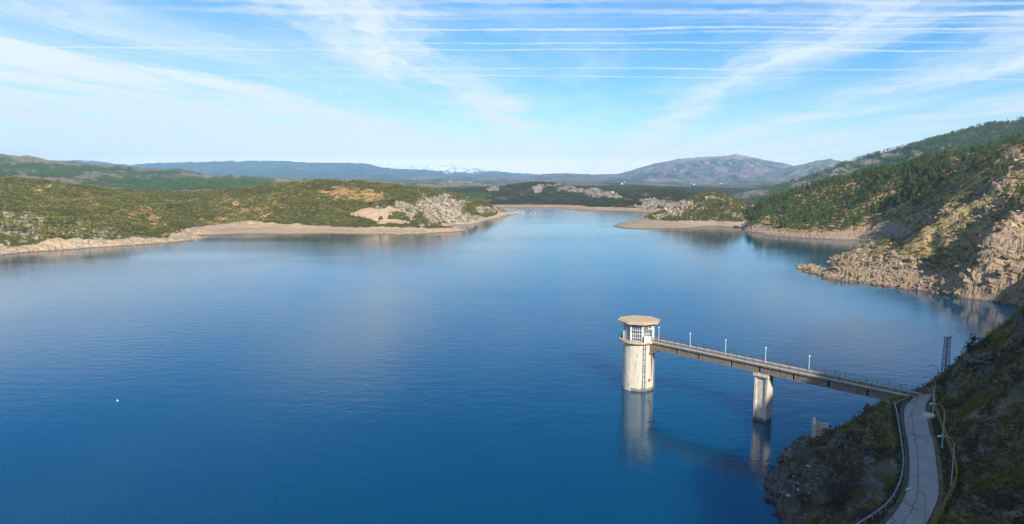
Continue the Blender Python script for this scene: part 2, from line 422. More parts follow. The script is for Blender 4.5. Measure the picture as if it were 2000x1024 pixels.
# ---- hills beyond the left shore
def left_far():
    c = []
    for px, py, Y in ((-600, 270, 3000), (-300, 280, 3000), (-100, 290, 3000), (0, 300, 3000), (60, 309, 2950), (120, 317, 2900), (200, 323, 2900), (300, 333, 2900), (400, 344, 2800), (500, 351, 2700), (620, 357, 2600), (750, 367, 2500), (850, 373, 2400),
                      (459, 350, 1750), (400, 355, 1760), (520, 360, 1700), (300, 354, 1850), (220, 352, 1900), (380, 372, 1550), (250, 372, 1550), (500, 372, 1550),
                      (0, 330, 2250), (100, 336, 2250), (200, 340, 2300), (300, 347, 2400), (430, 356, 2200), (550, 363, 2200), (0, 350, 1700), (-300, 345, 1700), (120, 358, 1700),
                      (650, 372, 2000), (780, 374, 2000), (880, 378, 1900)):
        c.append(D(px, py, Y))
    for px in range(-600, 1001, 200):
        x = (px - CX) / F; c.append((x * 1300, 1300, 6)); c.append((x * 4200, 4200, 30)); c.append((x * 5200, 5200, 20))
    f = rbf(c, 60)
    X, Y = fan(-460, 960, 1350, 4600, 800, 260)
    Z = f(X, Y); up = ss(Z, 5, 30)
    PX, PY = proj(np.stack([X, Y, Z], -1))
    Z = Z + (ridged(X / 500, Y / 500, 5, 4) - .6) * 26 * up + fbm(X / 90, Y / 90, 5, 6) * 4 * up
    PX, PY = proj(np.stack([X, Y, Z], -1))
    forest = np.maximum(blobs(PX, PY, ((460, 362, 75, 16, 1.), (330, 360, 110, 13, 1.), (230, 352, 60, 8, .8), (110, 340, 60, 7, .8), (60, 328, 90, 8, .6), (160, 330, 90, 6, .7), (0, 340, 40, 8, .7), (300, 338, 60, 4, .7), (-150, 330, 160, 20, .7)), 14), 0)
    n = fbm(X / 160, Y / 160, 4, 77)
    forest = np.maximum(forest, ss(n, .12, .35) * .6)
    soil = np.clip(.78 - forest + n * .4, 0, 1)
    rock = np.zeros_like(Z) + .1
    m = land('far_left_ground', (.07, .10, .035), (.10, .115, .04), (.34, .25, .17), (.20, .16, .11), (.3, .26, .2), (.25, .2, .16), (.4, .3, .2), (.3, .25, .18), k=.12, bump=.8)
    msk = np.stack([rock, rock * 0, soil], -1)
    patch('far_left_hills', X, Y, Z, msk, m)
    VSTORE['G'] = (X, Y, Z, forest, PX, PY)
left_far()

# ---- hills round the far arm of the reservoir
def centre():
    c = []
    for px, py in ((800, 404), (900, 404.5), (960, 405.5), (1000, 406), (1060, 406.5), (1112, 407), (1124, 410), (1150, 411.5), (1200, 413), (1260, 415), (1300, 416), (1360, 415), (1430, 408), (1480, 405), (1540, 404)):
        c.append(G(px, py))
    for px, py in ((900, 408), (1000, 410), (1080, 411), (1118, 416), (1200, 419), (1280, 421), (1360, 421), (1450, 413), (1530, 408)):
        x, y, z = G(px, py); c.append((x, y, -4))
    for px, py, Y in ((900, 400, 1300), (960, 400, 1300), (1060, 400.5, 1300), (1112, 402, 1270), (1000, 397.5, 1370), (1080, 397.5, 1370), (950, 396, 1400), (1132, 405, 1180), (1200, 407, 1160), (1255, 406.5, 1140),
                      (1130, 400, 1260), (1180, 391, 1310), (1240, 378, 1350), (1280, 370, 1400), (1310, 370, 1400), (1345, 377, 1380), (1385, 388, 1350),
                      (1268, 394, 1170), (1300, 397, 1150), (1340, 400, 1150), (1200, 399, 1200),
                      (900, 373, 1900), (960, 370, 1900), (1000, 361, 2000), (1040, 355, 2000), (1080, 358, 1950), (1130, 364, 1900), (1180, 374, 1800), (1215, 383, 1700), (1150, 385, 1650),
                      (880, 388, 1450), (1000, 389, 1480), (1090, 390, 1450), (820, 367, 2650), (900, 367, 2650), (1000, 369, 2650), (1100, 367, 2700), (1180, 364, 2700), (1260, 364, 2700), (1340, 368, 2600), (1400, 374, 2500),
                      (1420, 392, 1600), (1480, 398, 1450), (950, 374, 2300), (1100, 373, 2300), (1250, 376, 2100), (1350, 384, 2000)):
        c.append(D(px, py, Y))
    for px in range(700, 1701, 150):
        x = (px - CX) / F; c.append((x * 3600, 3600, 6)); c.append((x * 4500, 4500, 2))
    f = rbf(c, 7)
    X, Y = fan(760, 1600, 1060, 4300, 560, 330)
    Z = f(X, Y); up = ss(Z, 2, 14)
    PX, PY = proj(np.stack([X, Y, Z], -1))
    rock = blobs(PX, PY, ((1270, 400, 24, 12, .85), (1300, 398, 30, 9, .6), (965, 370, 14, 5, .9), (1050, 367, 14, 7, .8), (1110, 368, 30, 6, .6), (1160, 376, 36, 8, .75), (1190, 383, 26, 6, .75), (1090, 361, 20, 3, .6), (1230, 388, 40, 4, .4)))
    Z2 = Z + (ridged(X / 210, Y / 210, 4, 12) - .6) * 9 * up + fbm(X / 40, Y / 40, 5, 18) * 2.2 * up + (facet(X / 14, Y / 14, 51) * 8) * ss(rock, .4, .8) * ss(Z, 0, 4)
    PX, PY = proj(np.stack([X, Y, Z2], -1))
    g = 1 - ss(Z + fbm(X / 25, Y / 25, 3, 4) * .5 + ss(PY, 401, 398.5) * 3, 3.6, 5.0)
    soil = .12 + .3 * ss(fbm(X / 60, Y / 60, 4, 88), .1, .4)
    m = land('central_ground', (.06, .06, .022), (.045, .05, .022), (.22, .16, .09), (.16, .12, .07), (.40, .32, .25), (.26, .21, .17), (.58, .38, .22), (.48, .34, .21), k=.16, bump=.9)
    msk = np.stack([rock, g, soil], -1)
    patch('central_hills', X, Y, Z2, msk, m)
    VSTORE['H'] = (X, Y, Z2, msk, PX, PY)
centre()

# ---- the small hill with a sand spit
def spit():
    c = []
    for px, py in ((1198, 441.5), (1215, 446.5), (1260, 448.5), (1330, 446), (1400, 442.5), (1460, 439.5), (1520, 437)):
        c.append(G(px, py))
    for px, py in ((1180, 441), (1205, 455), (1260, 458), (1400, 451), (1480, 446)):
        x, y, z = G(px, py); c.append((x, y, -3))
    for px, py, Y in ((1215, 438, 770), (1240, 433, 790), (1285, 430, 790), (1345, 430, 775), (1400, 429, 775), (1455, 428, 780), (1240, 441, 742), (1320, 438, 745), (1420, 435, 755),
                      (1290, 425, 805), (1312, 406, 840), (1340, 391, 860), (1365, 381, 870), (1388, 374, 870), (1412, 377, 870), (1432, 386, 865), (1450, 398, 860), (1463, 412, 850), (1480, 418, 845),
                      (1340, 412, 815), (1390, 404, 820), (1430, 410, 815)):
        c.append(D(px, py, Y))
    for px, Y, z in ((1200, 860, -5), (1260, 900, -6), (1330, 960, -4), (1390, 980, -3), (1450, 970, -3), (1520, 940, -2), (1400, 1060, -8), (1180, 780, -3), (1550, 860, 2), (1560, 780, 0)):
        c.append(((px - CX) / F * Y, Y, z))
    f = rbf(c, 8)
    X, Y = fan(1170, 1560, 680, 1080, 420, 330)
    Z = f(X, Y); up = ss(Z, 4, 12)
    PX, PY = proj(np.stack([X, Y, Z], -1))
    rock = blobs(PX, PY, ((1312, 412, 24, 12, .75), (1335, 398, 20, 9, .7), (1290, 424, 16, 5, .8), (1360, 405, 34, 14, .42), (1420, 415, 40, 10, .42), (1395, 390, 30, 10, .4)))
    Z2 = Z + fbm(X / 26, Y / 26, 5, 23) * 1.8 * up + fbm(X / 10, Y / 10, 3, 25) * .12 * ss(Z, .5, 2) + (facet(X / 5, Y / 5, 61) * 3.4 + facet(X / 2.2, Y / 2.2, 62) * 1.3) * ss(rock, .35, .8)
    g = 1 - ss(Z + fbm(X / 9, Y / 9, 3, 4) * .8, 4.4, 5.8)
    soil = .36 + 0 * Z
    m = land('spit_ground', (.085, .085, .022), (.06, .062, .02), (.30, .22, .12), (.22, .18, .1), (.40, .34, .24), (.25, .21, .16), (.42, .34, .25), (.50, .33, .19), k=.32, bump=.7)
    msk = np.stack([rock, g, soil], -1)
    patch('small_hill', X, Y, Z2, msk, m)
    VSTORE['E'] = (X, Y, Z2, msk, PX, PY)
spit()

# ---- right mountainside: cliff headland in front, pine slope behind
def right_side():
    c = []
    for px, py in ((1578, 533), (1600, 541), (1650, 548), (1700, 556), (1750, 562), (1800, 568), (1850, 577), (1900, 585), (1950, 591), (2000, 601), (2060, 618), (2120, 640), (2250, 680),
                   (1590, 519), (1625, 505), (1665, 492), (1700, 478), (1692, 471), (1640, 469), (1580, 465.5), (1520, 462), (1480, 456), (1452, 448), (1448, 443)):
        c.append(G(px, py))
    for px, py in ((1560, 535), (1600, 555), (1700, 572), (1800, 585), (1900, 604), (2000, 622), (1570, 515), (1640, 488), (1600, 478), (1520, 472), (1430, 447), (1450, 458), (2090, 650), (1600, 492)):
        x, y, z = G(px, py); c.append((x, y, -5))
    for px, py, Y in ((1600, 524, 408), (1650, 508, 412), (1700, 496, 420), (1700, 530, 372), (1760, 535, 352), (1750, 490, 420), (1800, 500, 385), (1790, 545, 335),
                      (1860, 540, 320), (1900, 520, 326), (1900, 560, 297), (1940, 480, 348), (1960, 530, 303), (2000, 500, 312), (2000, 560, 281), (1860, 480, 378), (2000, 440, 352), (1990, 400, 385),
                      (1720, 470, 500), (1740, 450, 540), (1800, 440, 480), (1860, 420, 440), (1920, 400, 410), (1800, 410, 540), (1700, 458, 585), (2060, 420, 345), (2060, 560, 262), (2150, 450, 300), (2150, 560, 240),
                      (1690, 452, 600), (1640, 452, 605), (1580, 449, 615), (1520, 447, 640), (1480, 443, 680), (1460, 440, 710),
                      (1460, 412, 800), (1520, 387, 800), (1560, 371, 790), (1620, 353, 780), (1680, 341, 750), (1750, 327, 710), (1800, 313, 680), (1850, 300, 650), (1900, 292, 600), (1950, 277, 560), (2000, 263, 520),
                      (2100, 246, 520), (2250, 262, 480), (1560, 420, 690), (1640, 410, 680), (1640, 380, 720), (1720, 400, 640), (1720, 370, 670), (1800, 360, 600), (1900, 340, 510), (1900, 380, 450), (2000, 330, 455), (1980, 300, 500), (2100, 352, 425), (2250, 370, 390),
                      (1500, 425, 700), (2350, 450, 270), (2350, 420, 350)):
        c.append(D(px, py, Y))
    for px, Y, z in ((1460, 920, 2), (1560, 950, 5), (1680, 950, 12), (1800, 900, 25), (1900, 850, 40), (2000, 800, 50), (2200, 760, 70), (1420, 860, -4), (1430, 780, -4), (1440, 1150, -6), (1700, 1200, 5), (2000, 1200, 20)):
        c.append(((px - CX) / F * Y, Y, z))
    f = rbf(c, 9)
    X, Y = fan(1425, 2420, 205, 1150, 1150, 900)
    Z = f(X, Y)
    PX, PY = proj(np.stack([X, Y, Z], -1))
    front = ss(PY - np.interp(PX, [1550, 1700, 1800, 1900, 2000], [500, 465, 420, 350, 300]), -25, 25)   # headland vs pine slope
    up = ss(Z, 1, 9)
    # spurs running down to the water
    a = R(-28); U = X * math.cos(a) + Y * math.sin(a); W = -X * math.sin(a) + Y * math.cos(a)
    spur = (ridged(U / 48 + 3.2, W / 150, 3, 33) - .55) * 15 * front * ss(Z, 0, 16) + (ridged(X / 150, Y / 150, 4, 35) - .6) * 10 * (1 - front) * up
    rock = blobs(PX, PY, ((1950, 520, 80, 60, .85), (1990, 450, 40, 50, .8), (1880, 560, 60, 20, .8), (1880, 500, 40, 20, .45), (1820, 470, 60, 20, .38), (1960, 360, 50, 34, .62), (1900, 400, 50, 22, .55), (1840, 425, 40, 16, .55),
                          (1700, 510, 60, 20, .5), (1640, 525, 60, 16, .6), (1760, 500, 30, 14, .4), (1990, 290, 50, 24, .55), (1850, 350, 40, 22, .42), (1810, 440, 30, 10, .6), (1800, 395, 30, 20, .3)))
    bandh = curve_y(((1440, 5.5), (1700, 6.), (1800, 7.), (2000, 8)), PX)
    g = 1 - ss(Z - fbm(X / 8, Y / 8, 4, 5) * 1.6, bandh - 1, bandh + .8)
    scree = blobs(PX, PY, ((1735, 442, 40, 14, 1.1), (1700, 452, 20, 10, .9), (1700, 436, 24, 10, .5)), 6)
    cove = np.where(front < .5, 1., 0.)
    rock = np.maximum(rock, g * (.66 * front + .25 * (1 - front) * (ss(PX, 1560, 1480))))
    soil = np.clip(.60 * front + .46 * (1 - front) + .25 * fbm(X / 30, Y / 30, 4, 44), 0, 1)
    gg = np.maximum(g * (1 - .4 * front), scree * .9)
    cl = ss(rock, .3, .7) * ss(Z, -.6, 2.5)
    # tilted strata: broken blocks stretched along one direction
    b = R(35); S1 = X * math.cos(b) + Y * math.sin(b); S2 = -X * math.sin(b) + Y * math.cos(b)
    rk = facet(S1 / 8, S2 / 17, 71, 1.3) * 3.8 + facet(S1 / 2.6, S2 / 4.6, 73, 1.0) * 1.9 + facet(X / 1.2, Y / 1.2, 75) * .8
    for _ in range(2):                      # weather the broken edges a little
        rk[1:-1, 1:-1] = (rk[1:-1, 1:-1] * 2 + rk[:-2, 1:-1] + rk[2:, 1:-1] + rk[1:-1, :-2] + rk[1:-1, 2:]) / 6
    def crest(pts, amp, wd):
        P = np.array([D(*p)[:2] for p in pts]); return amp * np.exp(-(dist_poly(X, Y, P) / wd) ** 2)
    spur = spur * .6 + (crest(((2030, 400, 385), (2000, 430, 362), (1950, 480, 340), (1905, 530, 318), (1880, 568, 304)), 12, 14) - crest(((1990, 425, 392), (1930, 470, 372), (1880, 505, 358), (1835, 540, 342)), 12, 11)
            + crest(((1990, 500, 300), (1965, 560, 290)), 3, 9) - crest(((2005, 520, 296), (1995, 575, 280)), 4, 9) + crest(((1960, 350, 440), (1880, 400, 430), (1800, 470, 420), (1740, 535, 372)), 5, 9)) * ss(Z, 0, 16)
    Z2 = Z + spur + rk * cl * .55 + fbm(X / 14, Y / 14, 5, 53) * 1.5 * up + fbm(X / 2.5, Y / 2.5, 3, 57) * .3 * up + facet(X / 2.2, Y / 2.2, 59) * .8 * up * (1 - cl) * .6
    Z2 = Z2 + facet(X / 1.6, Y / 1.6, 79) * .9 * g * ss(Z, -.5, 1.5)
    Z2 = fit_skyline(X, Y, Z2, ((1420, 440), (1463, 413), (1490, 401), (1530, 385), (1560, 374), (1620, 357), (1680, 345), (1750, 331), (1800, 318), (1850, 305), (1900, 296), (1950, 281), (2000, 268), (2420, 245)), 400, 1100)
    PX, PY = proj(np.stack([X, Y, Z2], -1))
    m = land('mountainside_ground', (.17, .145, .04), (.24, .185, .07), (.44, .31, .13), (.34, .25, .13), (.42, .31, .20), (.27, .20, .14), (.38, .28, .20), (.29, .21, .155), k=.8, bump=.5, vegdark=(.045, .05, .018))
    msk = np.stack([rock, gg, soil], -1)
    patch('right_mountainside', X, Y, Z2, msk, m, smooth=False)
    VSTORE['B'] = (X, Y, Z2, msk, PX, PY, front)
right_side()

# ---- high wooded ridge behind it
def high_ridge():
    c = []
    for px, py, Y in ((1408, 387, 1750), (1435, 374, 1780), (1460, 369, 1800), (1500, 366, 1850), (1530, 356, 1900), (1580, 336, 1950), (1640, 316, 1950), (1700, 298, 1950), (1760, 283, 1950), (1830, 262, 1950), (1900, 243, 1950), (1950, 233, 1950), (2000, 228, 1950),
                      (2150, 200, 1950), (2400, 170, 1950), (1440, 396, 1480), (1490, 397, 1400), (1520, 385, 1500), (1580, 365, 1550), (1640, 345, 1550), (1700, 328, 1550), (1800, 300, 1550), (1900, 278, 1500), (2000, 262, 1500), (2300, 230, 1400),
                      (1600, 378, 1250), (1700, 350, 1250), (1800, 330, 1200), (1900, 305, 1200), (2000, 290, 1150)):
        c.append(D(px, py, Y))
    for px in range(1400, 2501, 200):
        x = (px - CX) / F; c.append((x * 2900, 2900, 40)); c.append((x * 3600, 3600, 15)); c.append((x * 1050, 1050, 5))
    c += [G(1460, 404), G(1500, 404), G(1530, 405)]
    f = rbf(c, 50)
    X, Y = fan(1390, 2440, 1040, 3400, 800, 300)
    Z = f(X, Y); up = ss(Z, 5, 30)
    Z = Z + (ridged(X / 330, Y / 330, 5, 64) - .6) * 34 * up * (1 - .35 * ss(Z, 80, 200)) + fbm(X / 50, Y / 50, 5, 66) * 5 * up
    Z = fit_skyline(X, Y, Z, ((1400, 391), (1440, 378), (1460, 373), (1500, 369), (1540, 357), (1580, 340), (1640, 320), (1700, 302), (1760, 287), (1830, 266), (1900, 247), (1950, 237), (2000, 232), (2400, 180)), 1300, 3300)
    PX, PY = proj(np.stack([X, Y, Z], -1))
    rock = blobs(PX, PY, ((1570, 362, 34, 12, .72), (1640, 335, 50, 14, .5), (1750, 305, 30, 8, .75), (1700, 318, 40, 8, .6), (1790, 298, 14, 6, .8), (1960, 238, 30, 5, .6), (1860, 285, 40, 6, .45), (1460, 378, 50, 8, .6)))
    soil = np.clip(.35 + .5 * fbm(X / 120, Y / 120, 4, 68) + .25 * ss(PX, 1700, 1500), 0, 1)
    m = land('high_ridge_ground', (.055, .075, .03), (.07, .08, .035), (.22, .17, .11), (.15, .13, .08), (.36, .28, .22), (.24, .2, .16), (.3, .25, .2), (.3, .25, .2), k=.14, bump=.9)
    msk = np.stack([rock, rock * 0, soil], -1)
    patch('high_ridge', X, Y, Z, msk, m)
    VSTORE['D'] = (X, Y, Z, rock, PX, PY)
high_ridge()

# ---- plain and mountains far away
def far_lands():
    X, Y = fan(-700, 2700, 2300, 19500, 900, 260)
    PXa = (X / Y) * F + CX
    z = np.interp(Y, [2300, 3500, 5000, 8000, 12000, 20000, 30000], [-4, 9, 14, 26, 45, 100, 120])
    Z = z + (fbm(X / 900, Y / 900, 5, 91) * .0045 + np.abs(fbm(X / 2500, Y / 2500, 4, 93)) * .006) * np.minimum(Y, 14000) * ss(Y, 2300, 4200)
    soil = np.clip(.5 + .8 * fbm(X / 500, Y / 900, 5, 95), 0, 1)
    rock = 0 * X
    m = land('plain_ground', (.05, .07, .035), (.075, .08, .045), (.20, .16, .11), (.15, .12, .09), (.3, .26, .2), (.25, .2, .16), (.4, .3, .2), (.3, .25, .18), k=.02, bump=.5)
    patch('ground', X, Y, Z, np.stack([rock, rock, soil], -1), m)
    VSTORE['P'] = (X, Y, Z, soil, *proj(np.stack([X, Y, Z], -1)))
    def range_(name, prof, Y0, fr, bk, cA, cB, cR, snow, seed, amp=.16, kk=1.0, rockw=0):
        pxs = [p[0] for p in prof]; X, Y = fan(min(pxs) - 30, max(pxs) + 30, Y0 - fr, Y0 + bk, 900, 150)
        P = (X / Y) * F + CX
        py = curve_y(prof, P) - .8 * fbm(P / 12, P * 0, 4, seed)
        top = np.array([D(0, q, Y0)[2] for q in py.ravel()[::1]]).reshape(py.shape) if False else H + Y0 * ((-sT + (CY - py) / F * cT) / (cT + (CY - py) / F * sT))
        top = top + fbm(P / 16, P * 0 + seed, 4, seed) * np.maximum(top - H, 0) * (.10 if snow and snow[0] < 100 else .03)
        d = np.where(Y < Y0, (Y0 - Y) / fr, (Y - Y0) / bk)
        prof_ = (1 - d) ** 1.25 * (1 - .12 * np.sin(d * 7))
        base = 30.
        hh = np.maximum(top - base, 0)
        rg = (ridged(X / (1500 * kk), Y / (1900 * kk), 5, seed + 3) - .72)
        Z = base + hh * prof_ + hh * rg * amp * 2.2 * ss(d, .02, .25) * (1 - d * .5) - ss(d, .9, 1) * 60
        m = NT(name + '_ground'); n = m.noise(.0007 / kk, 8, .65); n2 = m.noise(.004 / kk, 5, .7)
        col = m.mix(m.step(n, .44, .56), cA, cB); col = m.mix(m.step(n2, .47, .6, 0, .75), col, cR)
        sep = m.N.new('ShaderNodeSeparateXYZ'); m.L.new(m.geo.outputs['Position'], sep.inputs[0])
        if rockw:
            col = m.mix(m.step(m.math('ADD', sep.outputs[2], m.math('MULTIPLY', m.math('SUBTRACT', n, .5), 500.)), rockw, rockw + 40), col, (.30, .22, .18))
        if snow:
            st = m.noise(.0036, 7, .8, m.scale(m.geo.outputs['Position'], (1.0, .35, 2.2)))
            hgt = m.math('ADD', m.step(sep.outputs[2], snow[0], snow[1]), m.math('MULTIPLY', m.math('SUBTRACT', st, .5), 2.6))
            col = m.mix(m.step(hgt, .66, .9, 0, .9), col, (.95, .95, .95))
        nr = m.bump(n2, 60 * kk, .6)
        m.fin(col, .95, nr, .05)
        o = mk(name, np.stack([X, Y, Z], -1).reshape(-1, 3), gridfaces(*X.shape), m.m, None, True); struct(o)
        return o
    range_('snowy_mountains', ((640, 345), (700, 336), (750, 330), (780, 327), (800, 325), (840, 321), (855, 323.5), (872, 322), (890, 325.5), (925, 328.5), (950, 332), (1000, 337.5), (1040, 340), (1100, 345)), 14600, 2600, 2000,
           (.025, .04, .05), (.04, .055, .06), (.12, .12, .12), (60, 250), 301, .5, .6)
    range_('plateau_mountains', ((-700, 300), (-300, 303), (-50, 312), (90, 316), (115, 312), (150, 310.5), (190, 313), (235, 320), (262, 322), (300, 318.5), (330, 317.5), (400, 316), (450, 313.5), (500, 313), (560, 314), (600, 317), (640, 317.5), (700, 318), (722, 320), (750, 327), (780, 330), (830, 331), (900, 341), (960, 350)), 13800, 4500, 2600,
           (.025, .04, .04), (.045, .055, .05), (.13, .11, .10), (325, 440), 311, .2, 1.2)
    range_('peak_mountains', ((980, 352), (1035, 346), (1060, 340), (1100, 338.5), (1150, 341), (1205, 340), (1225, 335), (1250, 327), (1280, 319), (1320, 311), (1360, 307), (1400, 305.5), (1430, 302), (1460, 306), (1490, 313), (1530, 320), (1580, 333), (1650, 345), (1800, 350)), 10000, 3600, 2200,
           (.025, .04, .045), (.15, .105, .11), (.32, .22, .19), None, 321, .34, .55, 330)
    range_('right_mountains', ((1380, 358), (1440, 348), (1480, 341), (1520, 331), (1560, 321), (1590, 314), (1616, 309.5), (1640, 316), (1700, 322), (1800, 315), (2000, 300), (2500, 290)), 7600, 2300, 1500,
           (.06, .075, .045), (.16, .13, .10), (.30, .22, .18), None, 331, .34, .4)
    range_('low_wooded_hills', ((560, 352), (640, 346), (700, 347), (760, 343), (830, 350), (900, 345), (965, 338.5), (1000, 343), (1060, 349), (1120, 352)), 11500, 1800, 1200,
           (.04, .065, .04), (.07, .075, .05), (.14, .12, .1), None, 341, .16, .5)
far_lands()

# ---- near hillside with the road (and the flank behind the viewpoint that shades it)
RZ = 12.5
ROADL = [(1790, 771), (1779, 782), (1769, 794), (1766, 812), (1769, 839), (1774, 865), (1777, 902), (1775, 940), (1767, 970), (1752, 996), (1730, 1022), (1690, 1065), (1630, 1110)]
ROADR = [(1822, 769), (1815, 780), (1809, 790), (1808, 803), (1814, 835), (1824, 869), (1829, 910), (1833, 940), (1832, 970), (1824, 992), (1809, 1022), (1780, 1065), (1730, 1120)]
RAILP = [(1746, 792), (1752, 816), (1758, 857), (1763, 895), (1762, 925), (1756, 951), (1741, 981), (1719, 1004), (1691, 1023), (1640, 1055)]
FENCEP = [(1820, 762), (1824, 790), (1832, 818), (1846, 854), (1858, 888), (1866, 915), (1868, 940), (1860, 962), (1848, 985), (1836, 1010), (1815, 1045)]
def dense(pts, z, n):
    P = np.array([G(a, b, z)[:2] for a, b in pts]); s_ = np.r_[0, np.cumsum(np.hypot(*np.diff(P, axis=0).T))]
    # Catmull-Rom
    out = []
    for t in np.linspace(0, len(P) - 1.001, n):
        i = int(t); u = t - i; p0 = P[max(i - 1, 0)]; p1 = P[i]; p2 = P[i + 1]; p3 = P[min(i + 2, len(P) - 1)]
        out.append(.5 * ((2 * p1) + (-p0 + p2) * u + (2 * p0 - 5 * p1 + 4 * p2 - p3) * u * u + (-p0 + 3 * p1 - 3 * p2 + p3) * u ** 3))
    return np.array(out)
RL = dense(ROADL, RZ, 120); RR = dense(ROADR, RZ, 120); RC = (RL + RR) / 2
RAIL = dense(RAILP, RZ, 90); FEN = dense(FENCEP, RZ, 90)
def near_field():
    c = []
    for px, py, z in ((1500, 945, -1.5), (1512, 935, .3), (1514, 965, .6), (1524, 1000, .4), (1528, 1030, 0), (1545, 885, 1.6), (1590, 868, .6), (1640, 853, 1.0), (1668, 838, 3.2), (1700, 815, 7.), (1745, 796, 11.5),
                      (1570, 905, 3.0), (1560, 950, 2.6), (1600, 930, 4.6), (1600, 990, 4.2), (1560, 1010, 2.2), (1650, 890, 6.2), (1650, 950, 7.4), (1650, 1010, 7.6), (1700, 870, 9.6), (1700, 930, 10.4), (1690, 990, 10.4), (1735, 880, 11.8), (1530, 920, 1.5),
                      (1500, 1100, -.5), (1560, 1100, 3), (1480, 1250, 0), (1400, 1400, 0), (1550, 1250, 7), (1600, 1080, 8), (1460, 960, -4), (1500, 880, -4), (1560, 850, -4), (1620, 825, -4), (1690, 780, -4), (1760, 745, -4), (1470, 1060, -4), (1440, 1200, -4)):
        c.append(G(px, py, z))
    for i in range(0, 120, 8):
        c.append((*RC[i], RZ))
    for i in range(0, 90, 10): c.append((*RAIL[i], RZ - .2)); c.append((*FEN[i], RZ + .1))
    for px, py, Y in ((1840, 748, 131), (1862, 722, 129), (1893, 690, 126), (1930, 678, 122), (1962, 650, 119), (2000, 615, 116), (2060, 560, 112),
                      (1880, 790, 113), (1900, 850, 99), (1900, 930, 85), (1930, 760, 110), (1960, 720, 108), (2000, 680, 106), (2000, 760, 97), (2000, 850, 88), (2000, 940, 79), (2000, 1024, 71), (1930, 1000, 75), (1880, 1000, 76.5)):
        c.append(D(px, py, Y))
    c += [(88, 141, 7), (93, 146, 7.5), (80, 141, 3), (96, 150, 3), (100, 158, -3), (72, 140, -3), (86, 158, -5), (125, 150, 22), (125, 175, 3), (110, 170, -3), (160, 185, 6), (190, 215, 6), (170, 220, -5), (120, 200, -6), (80, 180, -7), (60, 160, -7),
          (110, 110, 52), (130, 90, 72), (150, 120, 62), (165, 150, 40), (95, 85, 45), (80, 60, 40), (66, 62, 28), (52, 52, 20), (45, 40, 22), (32, 42, 14), (20, 45, 8), (0, 40, 14), (0, 62, -1), (30, 72, -1), (-30, 60, -2), (-30, 30, 20), (0, 15, 38), (0, 0, 49), (20, 0, 49), (60, 20, 40),
          (-50, 0, 40), (-120, 20, 10), (-160, 40, -5), (-80, 60, -6), (-120, -80, 40), (0, -80, 60), (60, -60, 62), (72, -38, 68), (77, -36, 76), (86, -32, 88), (100, -27, 90), (109, -24, 97), (117, -21, 103), (90, 25, 58), (128, -48, 110), (160, 20, 112), (200, 60, 112), (240, 140, 45), (180, -80, 128), (100, -120, 100), (250, 0, 112), (0, 90, -8), (30, 100, -8),
          (150, 200, -6), (172, 222, -6), (150, 240, -8), (200, 250, -4), (220, 215, 8), (250, 180, 15), (220, 300, -8), (100, 250, -8), (300, 0, 80), (400, 0, 60), (400, -200, 80), (300, -200, 100), (420, 100, 40), (420, 230, 10), (310, 110, 40), (300, 230, 5)]
    return rbf(c, 3.0)
NF = near_field()
def near_height(X, Y, detail=True):
    Z = NF(X, Y)
    dr = np.minimum(dist_poly(X, Y, RC[::3]), 99)
    dl = dist_poly(X, Y, RAIL[::4]); df = dist_poly(X, Y, FEN[::4])
    flat = 1 - ss(dr, 2.6, 4.2)
    flat = np.maximum(flat, 1 - ss(np.minimum(dl, df), .5, 1.4))
    ins = inpoly(X, Y, [tuple(p) for p in RAIL[::4]] + [tuple(p) for p in FEN[::-4]])
    flat = np.where(ins, 1, flat)
    return Z, flat, dr
